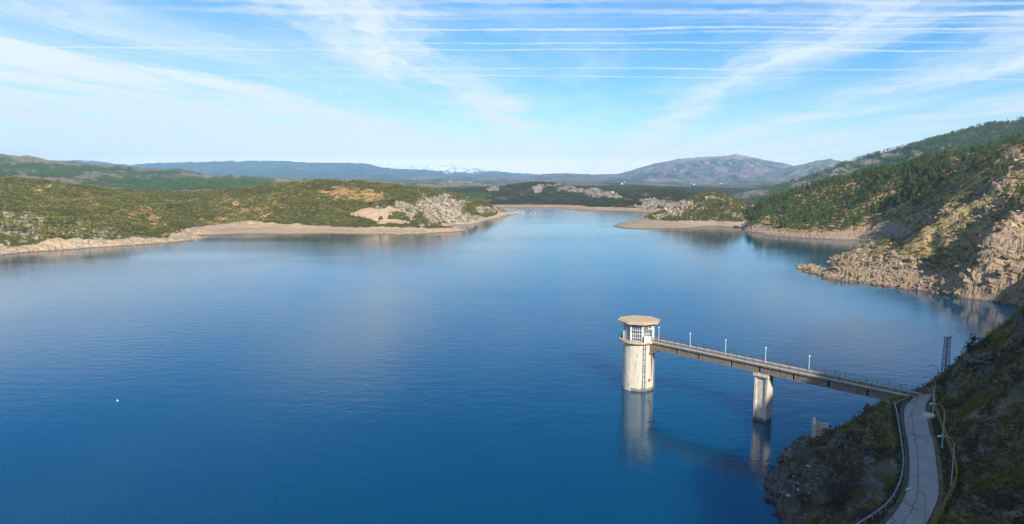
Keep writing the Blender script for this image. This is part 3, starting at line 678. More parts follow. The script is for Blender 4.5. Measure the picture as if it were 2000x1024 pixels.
def near():
    st = .26
    X, Y = np.meshgrid(np.arange(26, 150, st), np.arange(48, 178, st)); 
    Z, flat, dr = near_height(X, Y)
    PX, PY = proj(np.stack([X, Y, Z], -1))
    left = (PX < 1760)
    rock = blobs(PX, PY, ((1580, 930, 60, 60, .85), (1560, 890, 40, 22, .95), (1540, 1000, 40, 40, .8), (1620, 980, 40, 60, .45), (1925, 720, 30, 26, .95), (1895, 700, 14, 14, .6), (1925, 880, 30, 16, .6), (1700, 905, 14, 12, .8),
                          (1900, 1000, 40, 30, .55), (1960, 960, 30, 20, .5), (1640, 870, 40, 14, .7), (1960, 820, 30, 18, .45), (1860, 760, 16, 14, .5)), 5)
    rock = np.maximum(rock, (1 - ss(Z, 1.5, 3.5)) * .9)
    soil = .38 + .35 * fbm(X / 5, Y / 5, 4, 7)
    nz = 1 - flat
    b = R(20); S1 = X * math.cos(b) + Y * math.sin(b); S2 = -X * math.sin(b) + Y * math.cos(b)
    rr = ss(rock, .35, .75)
    rk = facet(S1 / 3.2, S2 / 2.0, 81, 1.) * 1.9 + facet(S1 / 1.5, S2 / .8, 83, 1.) * .8 + facet(X / .6, Y / .6, 85) * .3
    rubble = facet(X / .9, Y / .9, 87) * .38 + facet(X / .45, Y / .45, 88) * .16
    Z2 = Z + nz * (rk * rr + rubble * (1 - rr * .5) * np.where(left, 1.1, .5) + fbm(X / 7, Y / 7, 5, 89) * .9 + fbm(X / 1.6, Y / 1.6, 3, 90) * .22)
    Z2 = Z2 * nz + (RZ - .12 + fbm(X / 2, Y / 2, 3, 95) * .06) * flat
    # road surface is cut 12 cm below the kerb of verge
    Z2 = np.where(dr < 2.0, np.minimum(Z2, RZ - .2), Z2)
    m = land('near_hillside_ground', (.19, .155, .08), (.26, .20, .12), (.30, .22, .14), (.20, .155, .10), (.19, .175, .165), (.10, .095, .09), (.2, .17, .12), (.2, .17, .12), k=2.6, bump=.5, vegdark=(.05, .05, .02))
    msk = np.stack([rock, rock * 0, soil], -1)
    patch('near_hillside', X, Y, Z2, msk, m, smooth=False)
    VSTORE['A'] = (X, Y, Z2, msk, PX, PY, flat)
    X, Y = np.meshgrid(np.arange(-260, 420, 4.), np.arange(-280, 236, 4.))
    Z = NF(X, Y); inside = (X > 27) & (X < 149) & (Y > 49) & (Y < 177)
    Z = Z + fbm(X / 25, Y / 25, 4, 97) * 3 * ss(Z, 20, 40) - np.where(inside, 2.5, 0)
    Z = np.where((np.hypot(X, Y) < 10), np.minimum(Z, 49.5), Z)
    Z = np.minimum(Z, 150)
    patch('valley_flank', X, Y, Z, np.stack([0 * X + .3, 0 * X, 0 * X + .4], -1), m)
near()
A_X, A_Y, A_Z, A_M, A_PX, A_PY, A_FLAT = VSTORE['A']
def zA(x, y):
    i = int(round((y - 48) / .26)); j = int(round((x - 26) / .26))
    i = min(max(i, 0), A_Z.shape[0] - 1); j = min(max(j, 0), A_Z.shape[1] - 1); return float(A_Z[i, j])
def hitA(px, py):                          # where a sight line meets the near hillside
    x, y, d = ray(px, py); t = 50 / y
    while t * y < 176:
        X_, Y_, Z_ = x * t, y * t, H + d * t
        if 26 < X_ < 150 and zA(X_, Y_) >= Z_: return (X_, Y_, zA(X_, Y_))
        t += .15
    return None

# ------------------------------------------------------------ water
def water():
    t = NT('lake_water'); pos = t.geo.outputs['Position']
    calm = t.noise(.006, 5, .6, t.scale(pos, (.5, 1.3, 1)), .6)
    n1 = t.noise(.95, 3, .6, t.scale(pos, (.5, 1.0, 1.0)), .4); n2 = t.noise(.30, 3, .55, t.scale(pos, (.5, 1.0, 1.0))); n3 = t.noise(3.2, 2, .5)
    h = t.math('ADD', t.math('MULTIPLY', n1, .34), t.math('ADD', t.math('MULTIPLY', n2, .55), t.math('MULTIPLY', n3, .10)))
    h = t.math('MULTIPLY', h, t.step(calm, .40, .60, .35, 1.0))
    nr = t.bump(h, .13, 1.0)
    t.fin((.0, .050, .110), .0, nr, .5)
    t.b.inputs['IOR'].default_value = 1.60; t.b.inputs['Specular Tint'].default_value = (.38, .80, 1, 1)
    t.b.subsurface_method = 'BURLEY'; t.b.inputs['Subsurface Weight'].default_value = 1.0
    t.b.inputs['Subsurface Radius'].default_value = (.5, .8, 1.0); t.b.inputs['Subsurface Scale'].default_value = 22.0
    o = mk('water', [(-4200, -150, 0), (4200, -150, 0), (4200, 3300, 0), (-4200, 3300, 0)], [(0, 1, 2, 3)], t.m); struct(o)
water()
def lake_bed():
    m = plain('lake_bed_mud', (.08, .07, .05))
    struct(mk('lake_bed', [(-5000, -600, -14), (5000, -600, -14), (5000, 3600, -14), (-5000, 3600, -14)], [(0, 1, 2, 3)], m))
lake_bed()

# ------------------------------------------------------------ haze
def haze():
    m = bpy.data.materials.new('valley_air'); m.use_nodes = True; N = m.node_tree.nodes; L = m.node_tree.links
    for n in list(N): N.remove(n)
    out = N.new('ShaderNodeOutputMaterial'); v = N.new('ShaderNodeVolumePrincipled'); L.new(v.outputs[0], out.inputs['Volume'])
    v.inputs['Color'].default_value = (.42, .74, 1.0, 1); v.inputs['Density'].default_value = 6.6e-5; v.inputs['Anisotropy'].default_value = 0.0
    b = MB().box(-26000, 26000, -1200, 21500, -20, 800)
    o = b.build('haze', m); o['kind'] = 'stuff'; o['label'] = 'thin bluish air haze over the whole valley'
haze()

# ------------------------------------------------------------ vegetation prototypes
def leafcloud(cent, rad, per, size, seed, flat=.75):
    """small leaf faces spread through clumps; cent (n,3), rad (n,)"""
    g = np.random.default_rng(seed); n = len(cent)
    d = g.normal(size=(n, per, 3)); d /= np.linalg.norm(d, axis=2, keepdims=True)
    r = g.uniform(.35, 1, (n, per, 1)) ** .6
    p = cent[:, None] + d * r * rad[:, None, None] * np.array([1, 1, flat]); p = p.reshape(-1, 3)
    a = g.normal(size=(len(p), 3)); a /= np.linalg.norm(a, axis=1, keepdims=True)
    b = np.cross(a, g.normal(size=(len(p), 3))); b /= np.linalg.norm(b, axis=1, keepdims=True)
    s_ = size * g.uniform(.6, 1.3, (len(p), 1))
    V = np.stack([p + a * s_, p - a * s_ * .6 + b * s_ * .7, p - a * s_ * .6 - b * s_ * .7], 1).reshape(-1, 3)
    return V, np.arange(len(V)).reshape(-1, 3)
def pine_crown(seed, h=8., n=70, per=16, size=.28):
    g = np.random.default_rng(seed); c = []; r = []
    lean = g.normal(0, .03, 2)
    for i in range(n):
        t = g.uniform(.16, 1) ** .8
        wid = (1 - t) ** .5 * (.36 + .05 * math.sin(t * 9 + seed)) * h * min(1, t * 2.6)
        a = g.uniform(0, 2 * math.pi); q = wid * g.uniform(.35, 1.) ** .6
        c.append((math.cos(a) * q + lean[0] * t * h, math.sin(a) * q + lean[1] * t * h, t * h)); r.append(.09 * h * (1.25 - .6 * t) * g.uniform(.7, 1.25))
    return leafcloud(np.array(c), np.array(r), per, size * h / 8, seed)
def dome_crown(seed, h=3., n=40, per=18, size=.14, w=.6):
    g = np.random.default_rng(seed); c = []; r = []
    for i in range(n):
        a = g.uniform(0, 2 * math.pi); t = g.uniform(.12, .95); q = w * h * math.sqrt(max(0, 1 - (t * 1.5 - .6) ** 2)) * g.uniform(.2, 1) ** .5
        c.append((math.cos(a) * q, math.sin(a) * q, t * h * g.uniform(.8, 1.05))); r.append(.15 * h * g.uniform(.6, 1.2))
    return leafcloud(np.array(c), np.array(r), per, size, seed)
def limbs(seed, h, trunk_r, n=7, top=.8):
    g = random.Random(int(seed)); b = MB()
    b.tube([(0, 0, -.8), (g.uniform(-.1, .1), g.uniform(-.1, .1), h * .4), (g.uniform(-.2, .2), g.uniform(-.2, .2), h * top)], [trunk_r, trunk_r * .7, trunk_r * .2], 6)
    for i in range(n):
        z = h * (.2 + .55 * i / n); a = g.uniform(0, 6.28); l = h * .24 * (1.1 - .6 * i / n)
        b.tube([(0, 0, z), (math.cos(a) * l * .6, math.sin(a) * l * .6, z + l * .2), (math.cos(a) * l, math.sin(a) * l, z + l * .5)], [trunk_r * .35, trunk_r * .22, .02], 4)
    return b
def bare_tree(seed, h, r0, levels=5, spread=.6, up=.25, nb=3):
    g = random.Random(int(seed)); b = MB()
    def grow(p, d, l, r, lev):
        q = p + d * l * .5 + Vector([g.gauss(0, l * .04) for _ in range(3)]); e = q + (d + Vector([g.gauss(0, .14) for _ in range(3)])).normalized() * l * .5
        b.tube([p, q, e], [r, r * .85, r * .65], 4 if lev > 1 else 3, cap=False)
        if lev == 0: return
        for k in range(nb if lev > 1 else nb + 1):
            nd = (d + Vector((g.gauss(0, spread), g.gauss(0, spread), g.gauss(up, spread * .5)))).normalized()
            grow(p.lerp(e, g.uniform(.5, 1)) if k else e, nd, l * g.uniform(.6, .82), max(r * .6, .008), lev - 1)
    grow(Vector((0, 0, -.3)), Vector((0, 0, 1)), h * .33, r0, levels)
    return b
def foliage(name, a, b_, k=.5):
    t = NT(name); n = t.noise(k, 4, .6); inf = t.N.new('ShaderNodeObjectInfo')
    c = t.mix(t.step(n, .35, .65), a, b_); c = t.mix(t.math('MULTIPLY', inf.outputs['Random'], .45), c, tuple(x * .55 for x in a))
    t.fin(c, .75, None, .25); t.b.inputs['Subsurface Weight'].default_value = 0
    return t.m
def tinted(name):
    t = NT(name); a = t.N.new('ShaderNodeAttribute'); a.attribute_name = 'tint'
    t.fin(a.outputs['Color'], .85, None, .15); return t.m
PINE = foliage('pine_needles', (.125, .17, .045), (.07, .11, .03), .35)
PINE_FAR = foliage('far_pine_needles', (.11, .18, .055), (.075, .14, .045), .05)
BARK = plain('bark', (.13, .095, .07), .9, var=.4)
TWIG = plain('grey_twigs', (.30, .28, .27), .9)
TWIGD = plain('dark_twigs', (.09, .08, .075), .9)
SHRUBM = foliage('shrub_leaves', (.07, .09, .03), (.045, .06, .022), 1.0)

def merge(name, protos, pos, scl, mat, tint=None, squash=None):
    """one mesh for growth nobody could count"""
    Vs = []; Fs = []; Ts = []; off = 0; g = np.random.default_rng(len(pos))
    kind = g.integers(0, len(protos), len(pos)); rot = g.uniform(0, 2 * np.pi, len(pos))
    for k, (V, Fc) in enumerate(protos):
        m = np.where(kind == k)[0]
        if not len(m): continue
        c, s_ = np.cos(rot[m])[:, None], np.sin(rot[m])[:, None]
        x = V[None, :, 0] * c - V[None, :, 1] * s_; y = V[None, :, 0] * s_ + V[None, :, 1] * c; z = np.repeat(V[None, :, 2], len(m), 0)
        S = scl[m][:, None]; zz = z * S * (1 if squash is None else squash[m][:, None])
        P = np.stack([x * S + pos[m, 0:1], y * S + pos[m, 1:2], zz + pos[m, 2:3]], -1)
        Vs.append(P.reshape(-1, 3)); Fs.append((Fc[None] + (np.arange(len(m)) * len(V))[:, None, None] + off).reshape(-1, 3)); off += len(m) * len(V)
        if tint is not None: Ts.append(np.repeat(tint[m], len(V), 0))
    at = {'tint': np.concatenate(Ts)} if tint is not None else None
    return mk(name, np.concatenate(Vs), np.concatenate(Fs), mat, None, False, at)
def sample(key, n, w, vis=True):
    """n places on a terrain patch, weighted; jittered inside the cell"""
    X, Y, Z = VSTORE[key][:3]
    a = np.zeros_like(X); a[:-1, :-1] = np.abs((X[:-1, 1:] - X[:-1, :-1]) * (Y[1:, :-1] - Y[:-1, :-1]))
    ww = a * w
    if vis: ww = ww * visible(X, Y, Z, .012)
    ww[-1] = 0; ww[:, -1] = 0
    cs = np.cumsum(ww.ravel()); k = np.minimum(np.searchsorted(cs, rng.uniform(0, cs[-1], n)), X.size - 2); i, j = np.unravel_index(k, X.shape)
    i = np.minimum(i, X.shape[0] - 2); j = np.minimum(j, X.shape[1] - 2)
    u = rng.uniform(0, 1, n); v = rng.uniform(0, 1, n)
    def L_(A): return (A[i, j] * (1 - u) + A[i, j + 1] * u) * (1 - v) + (A[i + 1, j] * (1 - u) + A[i + 1, j + 1] * u) * v
    return np.stack([L_(X), L_(Y), L_(Z)], -1), i, j

def thin(P, dmin):                          # keep places at least dmin apart
    keep = []; grid = {}
    for q, p in enumerate(P):
        k = (int(p[0] // dmin), int(p[1] // dmin)); ok = True
        for a in (-1, 0, 1):
            for b in (-1, 0, 1):
                for r_ in grid.get((k[0] + a, k[1] + b), ()):
                    if (P[r_][0] - p[0]) ** 2 + (P[r_][1] - p[1]) ** 2 < dmin * dmin: ok = False
        if ok: grid.setdefault(k, []).append(q); keep.append(q)
    return np.array(keep)

# ---- pines on the right mountainside
PROTO = [pine_crown(s_, 8., 64, 15, .30) for s_ in (1, 2, 3, 4, 5)]
PCROWN = [None] * 5; PTRUNK = [None] * 5
def pine(x, y, z, s_, k, label, group, mat=PINE):
    t = thing('pine_tree', label, 'tree', (x, y, z), random.uniform(0, 6.28), group); t.scale = (s_ * random.uniform(.85, 1.15),) * 2 + (s_,)
    if PCROWN[k] is None:
        PCROWN[k] = mk('crown', PROTO[k][0], PROTO[k][1], mat, t); PTRUNK[k] = limbs(k, 8., .17).build('trunk', BARK, t)
    else:
        for o in (PCROWN[k], PTRUNK[k]):
            c = o.copy(); COL.objects.link(c); c.parent = t
    return t
def pines_right():
    X, Y, Z, msk, PX, PY, front = VSTORE['B']
    dense_ = inpoly(PX, PY, [(1455, 400), (1462, 436), (1500, 449), (1600, 453), (1668, 455), (1690, 432), (1735, 404), (1790, 408), (1830, 372), (1856, 330), (1850, 290), (1700, 320), (1560, 360)])
    n = fbm(X / 22, Y / 22, 4, 500)
    w = dense_ * ss(n, -.34, -.05) * (1. - .8 * ss(msk[..., 1], .4, .7)) * (Z > 5.5)
    w2 = (blobs(PX, PY, ((1925, 322, 40, 22, 1), (1985, 395, 40, 26, 1), (1900, 292, 50, 12, .7), (1970, 275, 40, 12, .6), (1860, 360, 40, 14, .6), (1800, 330, 60, 30, .5), (1940, 350, 30, 10, .5), (1760, 395, 20, 20, .5), (2060, 330, 60, 80, .5), (1830, 398, 30, 8, .4), (1880, 310, 30, 14, .8))) > .3) * (Z > 8)
    P1, _, _ = sample('B', 9000, w); P1 = P1[thin(P1, 5.6)]
    P2, _, _ = sample('B', 420, w2.astype(float)); P2 = P2[thin(P2, 5.0)]
    P = np.concatenate([P1, P2]); isd = np.r_[np.ones(len(P1), bool), np.zeros(len(P2), bool)]
    S = rng.uniform(.65, 1.35, len(P)) * np.where(isd, 1., .8)
    size = S / P[:, 1]; px, py = proj(P); inframe = (px < 2010) & (py < 1000)
    order = np.argsort(-size * inframe); ind = order[:296]; rest = order[296:]
    for q in ind:
        x, y, z = P[q]
        if px[q] > 1880 and py[q] > 350: lab = 'dark green pine in the clump at the right edge below the crags'
        elif px[q] > 1860: lab = 'pine standing on the high rocky shoulder near the right edge'
        elif z < 16: lab = 'low pine in the belt just above the bare bank of the right cove'
        elif py[q] < 372: lab = 'pine near the crest of the wooded slope on the right'
        else: lab = 'pine in the middle of the wooded slope on the right'
        pine(x, y, z - .1, S[q], q % 5, lab, 'pines on the right mountainside')
    r_ = P[rest]
    lo = [pine_crown(s_, 8., 36, 12, .40) for s_ in (11, 12, 13)]
    o = merge('pine_wood', lo, r_ + [0, 0, -.1], S[rest], PINE); tag(o, 'dense dark pine wood covering the upper right slope', 'wood', kind='stuff')
    # low scrub
    w3 = (Z > 4.5) * (1 - .35 * ss(msk[..., 0], .3, .6)) * (1 - .9 * ss(msk[..., 1], .4, .6)) * ss(fbm(X / 6, Y / 6, 3, 510), -.15, .25) * (PX < 2080)
    P3, i3, j3 = sample('B', 19000, w3)
    dm = [dome_crown(s_, 1., 7, 6, .16, .8) for s_ in (21, 22, 23)]
    g = np.random.default_rng(3); pal = np.array([(.07, .085, .025), (.10, .10, .03), (.12, .095, .04), (.05, .07, .025), (.16, .14, .06)])
    tint = pal[g.integers(0, 5, len(P3))] * g.uniform(.7, 1.2, (len(P3), 1))
    o = merge('scrub', dm, P3, g.uniform(.4, 1.5, len(P3)) ** 1.2, tinted('scrub_leaves'), tint); tag(o, 'low olive and brown scrub on the right mountainside', 'scrub', kind='stuff')
pines_right()

def far_woods():
    X, Y, Z, rock, PX, PY = VSTORE['D']
    n = fbm(X / 90, Y / 90, 4, 520) + .15 * ss(PX, 1600, 1850)
    w = ss(n, -.18, .15) * (1 - ss(rock, .3, .5)) * (PX < 2150) * (Z > 6) * (1 - .6 * blobs(PX, PY, ((1600, 345, 80, 16, 1), (1500, 372, 50, 8, 1)), 8)) + .6 * blobs(PX, PY, ((1560, 392, 60, 12, 1), (1500, 396, 40, 6, 1)), 8)
    P, _, _ = sample('D', 9000, w); lo = [pine_crown(s_, 8., 9, 6, .95) for s_ in (31, 32, 33)]
    o = merge('ridge_wood', lo, P, rng.uniform(.7, 1.3, len(P)), PINE_FAR); tag(o, 'pine wood covering the high far ridge on the right', 'wood', kind='stuff')
    X, Y, Z, forest, PX, PY = VSTORE['G']
    P, _, _ = sample('G', 13000, ss(forest, .25, .9) * (PX > -150))
    o = merge('plantation', lo, P, rng.uniform(.6, 1.2, len(P)), PINE_FAR); tag(o, 'green pine plantation on the hills beyond the left shore', 'wood', kind='stuff')
far_woods()

def scrub_left():
    g = np.random.default_rng(5); pal = np.array([(.155, .155, .035), (.115, .125, .03), (.175, .165, .045), (.08, .09, .025), (.17, .14, .05)])
    dm = [dome_crown(s_, 1., 3, 4, .42, .9) for s_ in (41, 42, 43)]
    X, Y, Z, msk, PX, PY = VSTORE['F']
    w = (Z > 5) * (1 - ss(msk[..., 1], .15, .3)) * (1 - .9 * ss(msk[..., 2] + .5 * fbm(X / 5, Y / 5, 3, 5), .25, .5)) * (1 - .5 * ss(msk[..., 0], .25, .6)) * (1 - ss(msk[..., 1], .3, .5)) * (PX > -60)
    w = w / np.maximum(Y / 500, .5) ** 1.2
    P, _, _ = sample('F', 60000, w); t = pal[g.integers(0, 5, len(P))] * g.uniform(.7, 1.25, (len(P), 1)) * (1.08 + .4 * fbm(P[:, 0] / 45, P[:, 1] / 30, 4, 9) + .35 * fbm(P[:, 0] / 160, P[:, 1] / 22, 3, 19))[:, None]
    o = merge('heath', dm, P + [0, 0, -.1], (.45 + 1.7 * g.uniform(0, 1, len(P)) ** 2.2), tinted('heath_leaves'), t); tag(o, 'olive green heath covering the left hills', 'scrub', kind='stuff')
    X, Y, Z, msk, PX, PY = VSTORE['H']
    P, _, _ = sample('H', 14000, (Z > 6) * (1 - ss(msk[..., 0], .3, .6))); t = pal[g.integers(0, 4, len(P))] * g.uniform(.35, .65, (len(P), 1))
    o = merge('far_heath', dm, P, g.uniform(1, 3.2, len(P)), tinted('far_heath_leaves'), t); tag(o, 'dark heath on the hills round the far arm', 'scrub', kind='stuff')
    X, Y, Z, msk, PX, PY = VSTORE['E']
    P, _, _ = sample('E', 3500, (Z > 5.5) * (1 - .8 * ss(msk[..., 0], .3, .6))); t = pal[g.integers(0, 5, len(P))] * g.uniform(.7, 1.2, (len(P), 1))
    o = merge('hill_scrub', dm, P, g.uniform(.6, 1.8, len(P)), tinted('hill_scrub_leaves'), t); tag(o, 'scrub on the small pointed hill above the sand spit', 'scrub', kind='stuff')
scrub_left()

def hit(key, px, py):                       # nearest place of a patch seen at this spot
    X, Y, Z = VSTORE[key][:3]; PX, PY = proj(np.stack([X, Y, Z], -1))
    d = (PX - px) ** 2 + (PY - py) ** 2 + (~visible(X, Y, Z, .003)) * 400.
    k = np.unravel_index(np.argmin(d), d.shape); return X[k], Y[k], Z[k]
def lone_trees():
    for px, py, s_, key, lab in ((332, 408, .95, 'F', 'lone dark pine in the middle of the left heath hill'), (227, 427, .5, 'F', 'small green tree on the heath above the rocky left shore'),
                                 (50, 380, .3, 'F', 'tiny dark tree high on the heath at the far left'), (384, 430, .4, 'F', 'small dark tree near the upper end of the sandy beach'),
                                 (634, 383, .5, 'F', 'small round tree on the heath hill left of the orange gullies'), (707, 360, .5, 'F', 'dark tree on the skyline above the orange gullies'), (618, 356, .45, 'F', 'dark tree on the skyline left of the orange gullies'),
                                 (442, 392, .45, 'F', 'dark tree on the left heath below the green plantation'), (814, 371, .5, 'F', 'dark tree on the crest above the rocky point'), (937, 402, .6, 'F', 'dark tree at the tip of the rocky left point')):
        x, y, z = hit(key, px, py); pine(x, y, z, s_, 1, lab, 'lone trees on the left hills')
    for px, py, s_, lab in ((1402, 402, .75, 'left one of the pines on the small pointed hill'), (1411, 404, .9, 'tall middle pine on the small pointed hill'), (1421, 403, .8, 'right one of the pines on the small pointed hill'), (1432, 406, .6, 'lowest pine on the right flank of the small hill')):
        x, y, z = hit('E', px, py); pine(x, y, z, s_, 2, lab, 'pines on the small hill')
    for px, py, s_, lab in ((1282, 375, .9, 'dark pine on the skyline above the far shore cliff'), (1270, 378, .6, 'smaller dark tree beside the far skyline pine'), (1115, 384, .6, 'small dark tree on the far heath beyond the lake'), (905, 388, .8, 'dark tree on the far heath behind the rocky point')):
        x, y, z = hit('H', px, py); pine(x, y, z, s_, 3, lab, 'trees round the far arm')
    # round evergreen shrubs beside the meadow
    V, Fc = dome_crown(61, 3., 26, 16, .3, .62); first = None
    for px, py, s_, lab in ((724, 402, 1.5, 'large round dark shrub above the bare meadow'), (744, 402, .9, 'smaller dark shrub right of the round shrub over the meadow'), (767, 395, 1.2, 'dark shrub between the meadow and the pale crags'), (744, 430, 1.3, 'dark round shrub at the lower edge of the bare meadow'),
                            (790, 428, .8, 'small shrub under the right end of the meadow')):
        x, y, z = hit('F', px, py); t = thing('evergreen_shrub', lab, 'shrub', (x, y, z - .2), random.uniform(0, 6), 'shrubs round the meadow'); t.scale = (s_,) * 3
        if first is None: first = (mk('crown', V, Fc, SHRUBM, t), limbs(60, 2.4, .12, 5).build('trunk', BARK, t))
        else:
            for o in first: c = o.copy(); COL.objects.link(c); c.parent = t
    first = None
    for px, py, s_, lab in ((422, 443, .7, 'leftmost bare grey tree at the top of the sandy beach'), (346, 468, .6, 'bare bush on the neck between rocks and sand'), (470, 441, 1.2, 'bare grey tree left of the widest one above the sandy beach'), (480, 442, 1.35, 'widest bare grey tree above the middle of the beach'), (501, 440, 1.0, 'bare grey tree right of the widest one above the beach'),
                            (589, 442, .6, 'low bare bush above the middle of the long beach'), (641, 441, 1.2, 'bare grey tree above the right end of the sandy beach'), (352, 462, .5, 'small bare bush beside the neck of sand'), (612, 442, .45, 'tiny bare bush at the rim of the long beach'), (1258, 431, .9, 'bare tree at the foot of the small pointed hill')):
        key = 'E' if px > 1100 else 'F'
        x, y, z = hit(key, px, py); t = thing('bare_tree', lab, 'tree', (x, y, z), random.uniform(0, 6), 'bare trees along the banks'); t.scale = (s_,) * 3
        if first is None:
            first = bare_tree(5, 5.5, .12, 5, .55).build('branches', plain('pale_twigs', (.30, .24, .20), .9), t)
            b = MB().tube([(0, 0, -.6), (.03, 0, .3), (.0, .02, .9)], [.17, .15, .12], 7); tr = b.build('trunk', TWIG, t)
        else:
            for o in (first, tr): c = o.copy(); COL.objects.link(c); c.parent = t
lone_trees()

# ------------------------------------------------------------ rocks standing free
def boulder(seed, r, sq=(1, 1, .7), n=3):
    import bmesh
    bm = bmesh.new(); bmesh.ops.create_icosphere(bm, subdivisions=n, radius=1)
    g = np.random.default_rng(seed); P = np.array([v.co[:] for v in bm.verts])
    for k in range(15):                     # shave with random planes: angular stone
        d = g.normal(size=3); d /= np.linalg.norm(d); c = g.uniform(.32, .72); q = P @ d
        P -= np.maximum(q - c, 0)[:, None] * d
    P += g.normal(size=P.shape) * .012
    P = P * np.array(sq) * r
    Fc = np.array([[v.index for v in f.verts] for f in bm.faces]); bm.free(); return P, Fc
ROCKM = plain('pale_granite', (.40, .34, .28), .95, var=.45, k=1.2, bump=.15, spec=.1)
DROCK = plain('dark_schist', (.19, .18, .175), .95, var=.5, k=3.0, bump=.06, spec=.1)
def free_rocks():
    for px, py, r, lab in ((1008, 416, 6.5, 'largest pale rock off the tip of the left point'), (1022, 415.5, 4.5, 'pale rock in the water right of the largest one'), (1036, 416, 5, 'outermost pale rock off the left point'), (1044, 416.5, 2.5, 'smallest rock at the outer end of the row'),
                           (997, 419, 5, 'pale boulder at the very tip of the left point')):
        P, Fc = boulder(int(px), r, (1.3, 1, .75)); x, y, z = G(px, py)
        o = mk('rock', P, Fc, ROCKM); o.location = (x, y, -.2); tag(o, lab, 'rock', 'rocks off the left point')
    for px, py, r, lab in ((383, 469, 1.1, 'small white rock at the tip of the rocky left shore'), (262, 480.5, .9, 'pale boulder at the waterline of the left rocky shore')):
        P, Fc = boulder(int(px), r, (1, 1, 1.1)); x, y, z = G(px, py)
        o = mk('rock', P, Fc, plain('white_stone', (.5, .47, .43), .9)); o.location = (x, y, .2); tag(o, lab, 'rock')
free_rocks()

def crags():
    def protos(seed, shp):
        out = []
        for k in range(7):
            P, Fc = boulder(seed + k, 1., shp, 2)
            g = np.random.default_rng(seed + 50 + k); a = R(32) + g.normal(0, .25); c, s_ = math.cos(a), math.sin(a)   # common dip of the beds
            x = P[:, 0] * c + P[:, 2] * s_; z = -P[:, 0] * s_ + P[:, 2] * c; P = np.stack([x, P[:, 1], z], 1); out.append((P, Fc))
        return out
    def pal(P, base, sd):
        g = np.random.default_rng(sd); b = np.array(base)[g.integers(0, len(base), len(P))]
        return b * g.uniform(.72, 1.15, (len(P), 1)) * (1 + .5 * fbm(P[:, 0] / 9, P[:, 1] / 9, 3, sd))[:, None]
    t = NT('crag_stone'); a = t.N.new('ShaderNodeAttribute'); a.attribute_name = 'tint'; n = t.noise(.9, 6, .75)
    c = t.mix(t.step(n, .4, .68, 0, .6), a.outputs['Color'], (.16, .13, .10)); m = t.fin(c, .95, t.bump(n, .35), .1)
    g = np.random.default_rng(77)
    X, Y, Z, msk, PX, PY, front = VSTORE['B']
    w = ss(msk[..., 0], .34, .62) * (Z > -.4) * (front + .25) * (PX < 2120) * ss(fbm(X / 9, Y / 9, 4, 700), -.25, .2) * (1 + 1.5 * (Z < 9))
    P, i, j = sample('B', 5200, w); s_ = .5 + 3.0 * g.uniform(0, 1, len(P)) ** 3; s_ *= np.where(P[:, 2] < 7, .7, 1)
    w2 = (Z > 3) * (PX < 2100) * (1 - ss(msk[..., 0], .3, .6)); P2, _, _ = sample('B', 1500, w2); P = np.concatenate([P, P2]); s_ = np.r_[s_, .4 + 1.4 * g.uniform(0, 1, len(P2)) ** 3]
    o = merge('crags', protos(800, (1.5, .8, .62)), P - [0, 0, .1], s_, m, pal(P, [(.37, .265, .165), (.30, .215, .14), (.44, .31, .20), (.22, .165, .12), (.30, .25, .13)], 1)); tag(o, 'broken tan crags and blocks on the right headland', 'rocks', kind='stuff')
    X, Y, Z, msk, PX, PY = VSTORE['F']
    w = ss(msk[..., 0], .38, .6) * (Z > -.2) * (PX > -80) * ss(fbm(X / 14, Y / 14, 4, 710), -.3, .1) * np.where(Z < 6, .7, 1)
    P, _, _ = sample('F', 4600, w); s_ = .45 + 1.8 * g.uniform(0, 1, len(P)) ** 2.4; s_ *= np.where(P[:, 2] < 6, .55, 1)
    o = merge('outcrop_rocks', protos(830, (1.3, .9, .8)), P - [0, 0, .2], s_, m, pal(P, [(.44, .36, .26), (.36, .29, .21), (.50, .41, .31)], 2)); tag(o, 'pale granite outcrops above the left shore', 'rocks', kind='stuff')
    X, Y, Z, msk, PX, PY = VSTORE['E']
    P, _, _ = sample('E', 900, ss(msk[..., 0], .38, .6) + .04 * (Z > 5)); s_ = .6 + 2.2 * g.uniform(0, 1, len(P)) ** 2.4
    o = merge('hill_rocks', protos(850, (1.3, .9, .9)), P, s_, m, pal(P, [(.50, .42, .31), (.42, .35, .26)], 3)); tag(o, 'pale rocks on the small pointed hill', 'rocks', kind='stuff')
    X, Y, Z, msk, PX, PY = VSTORE['H']
    P, _, _ = sample('H', 900, ss(msk[..., 0], .4, .7)); s_ = 1.5 + 5 * g.uniform(0, 1, len(P)) ** 2
    o = merge('far_crags', protos(870, (1.1, .9, 1.)), P, s_, m, pal(P, [(.48, .38, .29), (.38, .31, .25)], 4)); tag(o, 'pale crags above the far arm of the lake', 'rocks', kind='stuff')
crags()

# ------------------------------------------------------------ intake tower
CONC = NT('weathered_concrete')
def _c():
    t = CONC; p = t.geo.outputs['Position']
    n = t.noise(.6, 6, .7); st = t.noise(1.0, 5, .65, t.scale(p, (2.2, 2.2, .22)))
    c = t.mix(t.step(n, .35, .65), (.72, .64, .53), (.60, .52, .42)); c = t.mix(t.step(st, .47, .68, 0, .6), c, (.27, .22, .17))
    sp = t.N.new('ShaderNodeSeparateXYZ'); t.L.new(p, sp.inputs[0]); z = sp.outputs[2]
    fr_ = t.math('FRACT', t.math('MULTIPLY', z, .42)); c = t.mix(t.step(fr_, .0, .03, .55, 0), c, (.26, .22, .18))
    wet = t.step(t.math('ADD', z, t.math('MULTIPLY', n, .8)), .9, 1.3, .8, 0); c = t.mix(wet, c, (.12, .11, .09))
    t.fin(c, .9, t.bump(n, .03), .15)
_c()
CONC = CONC.m
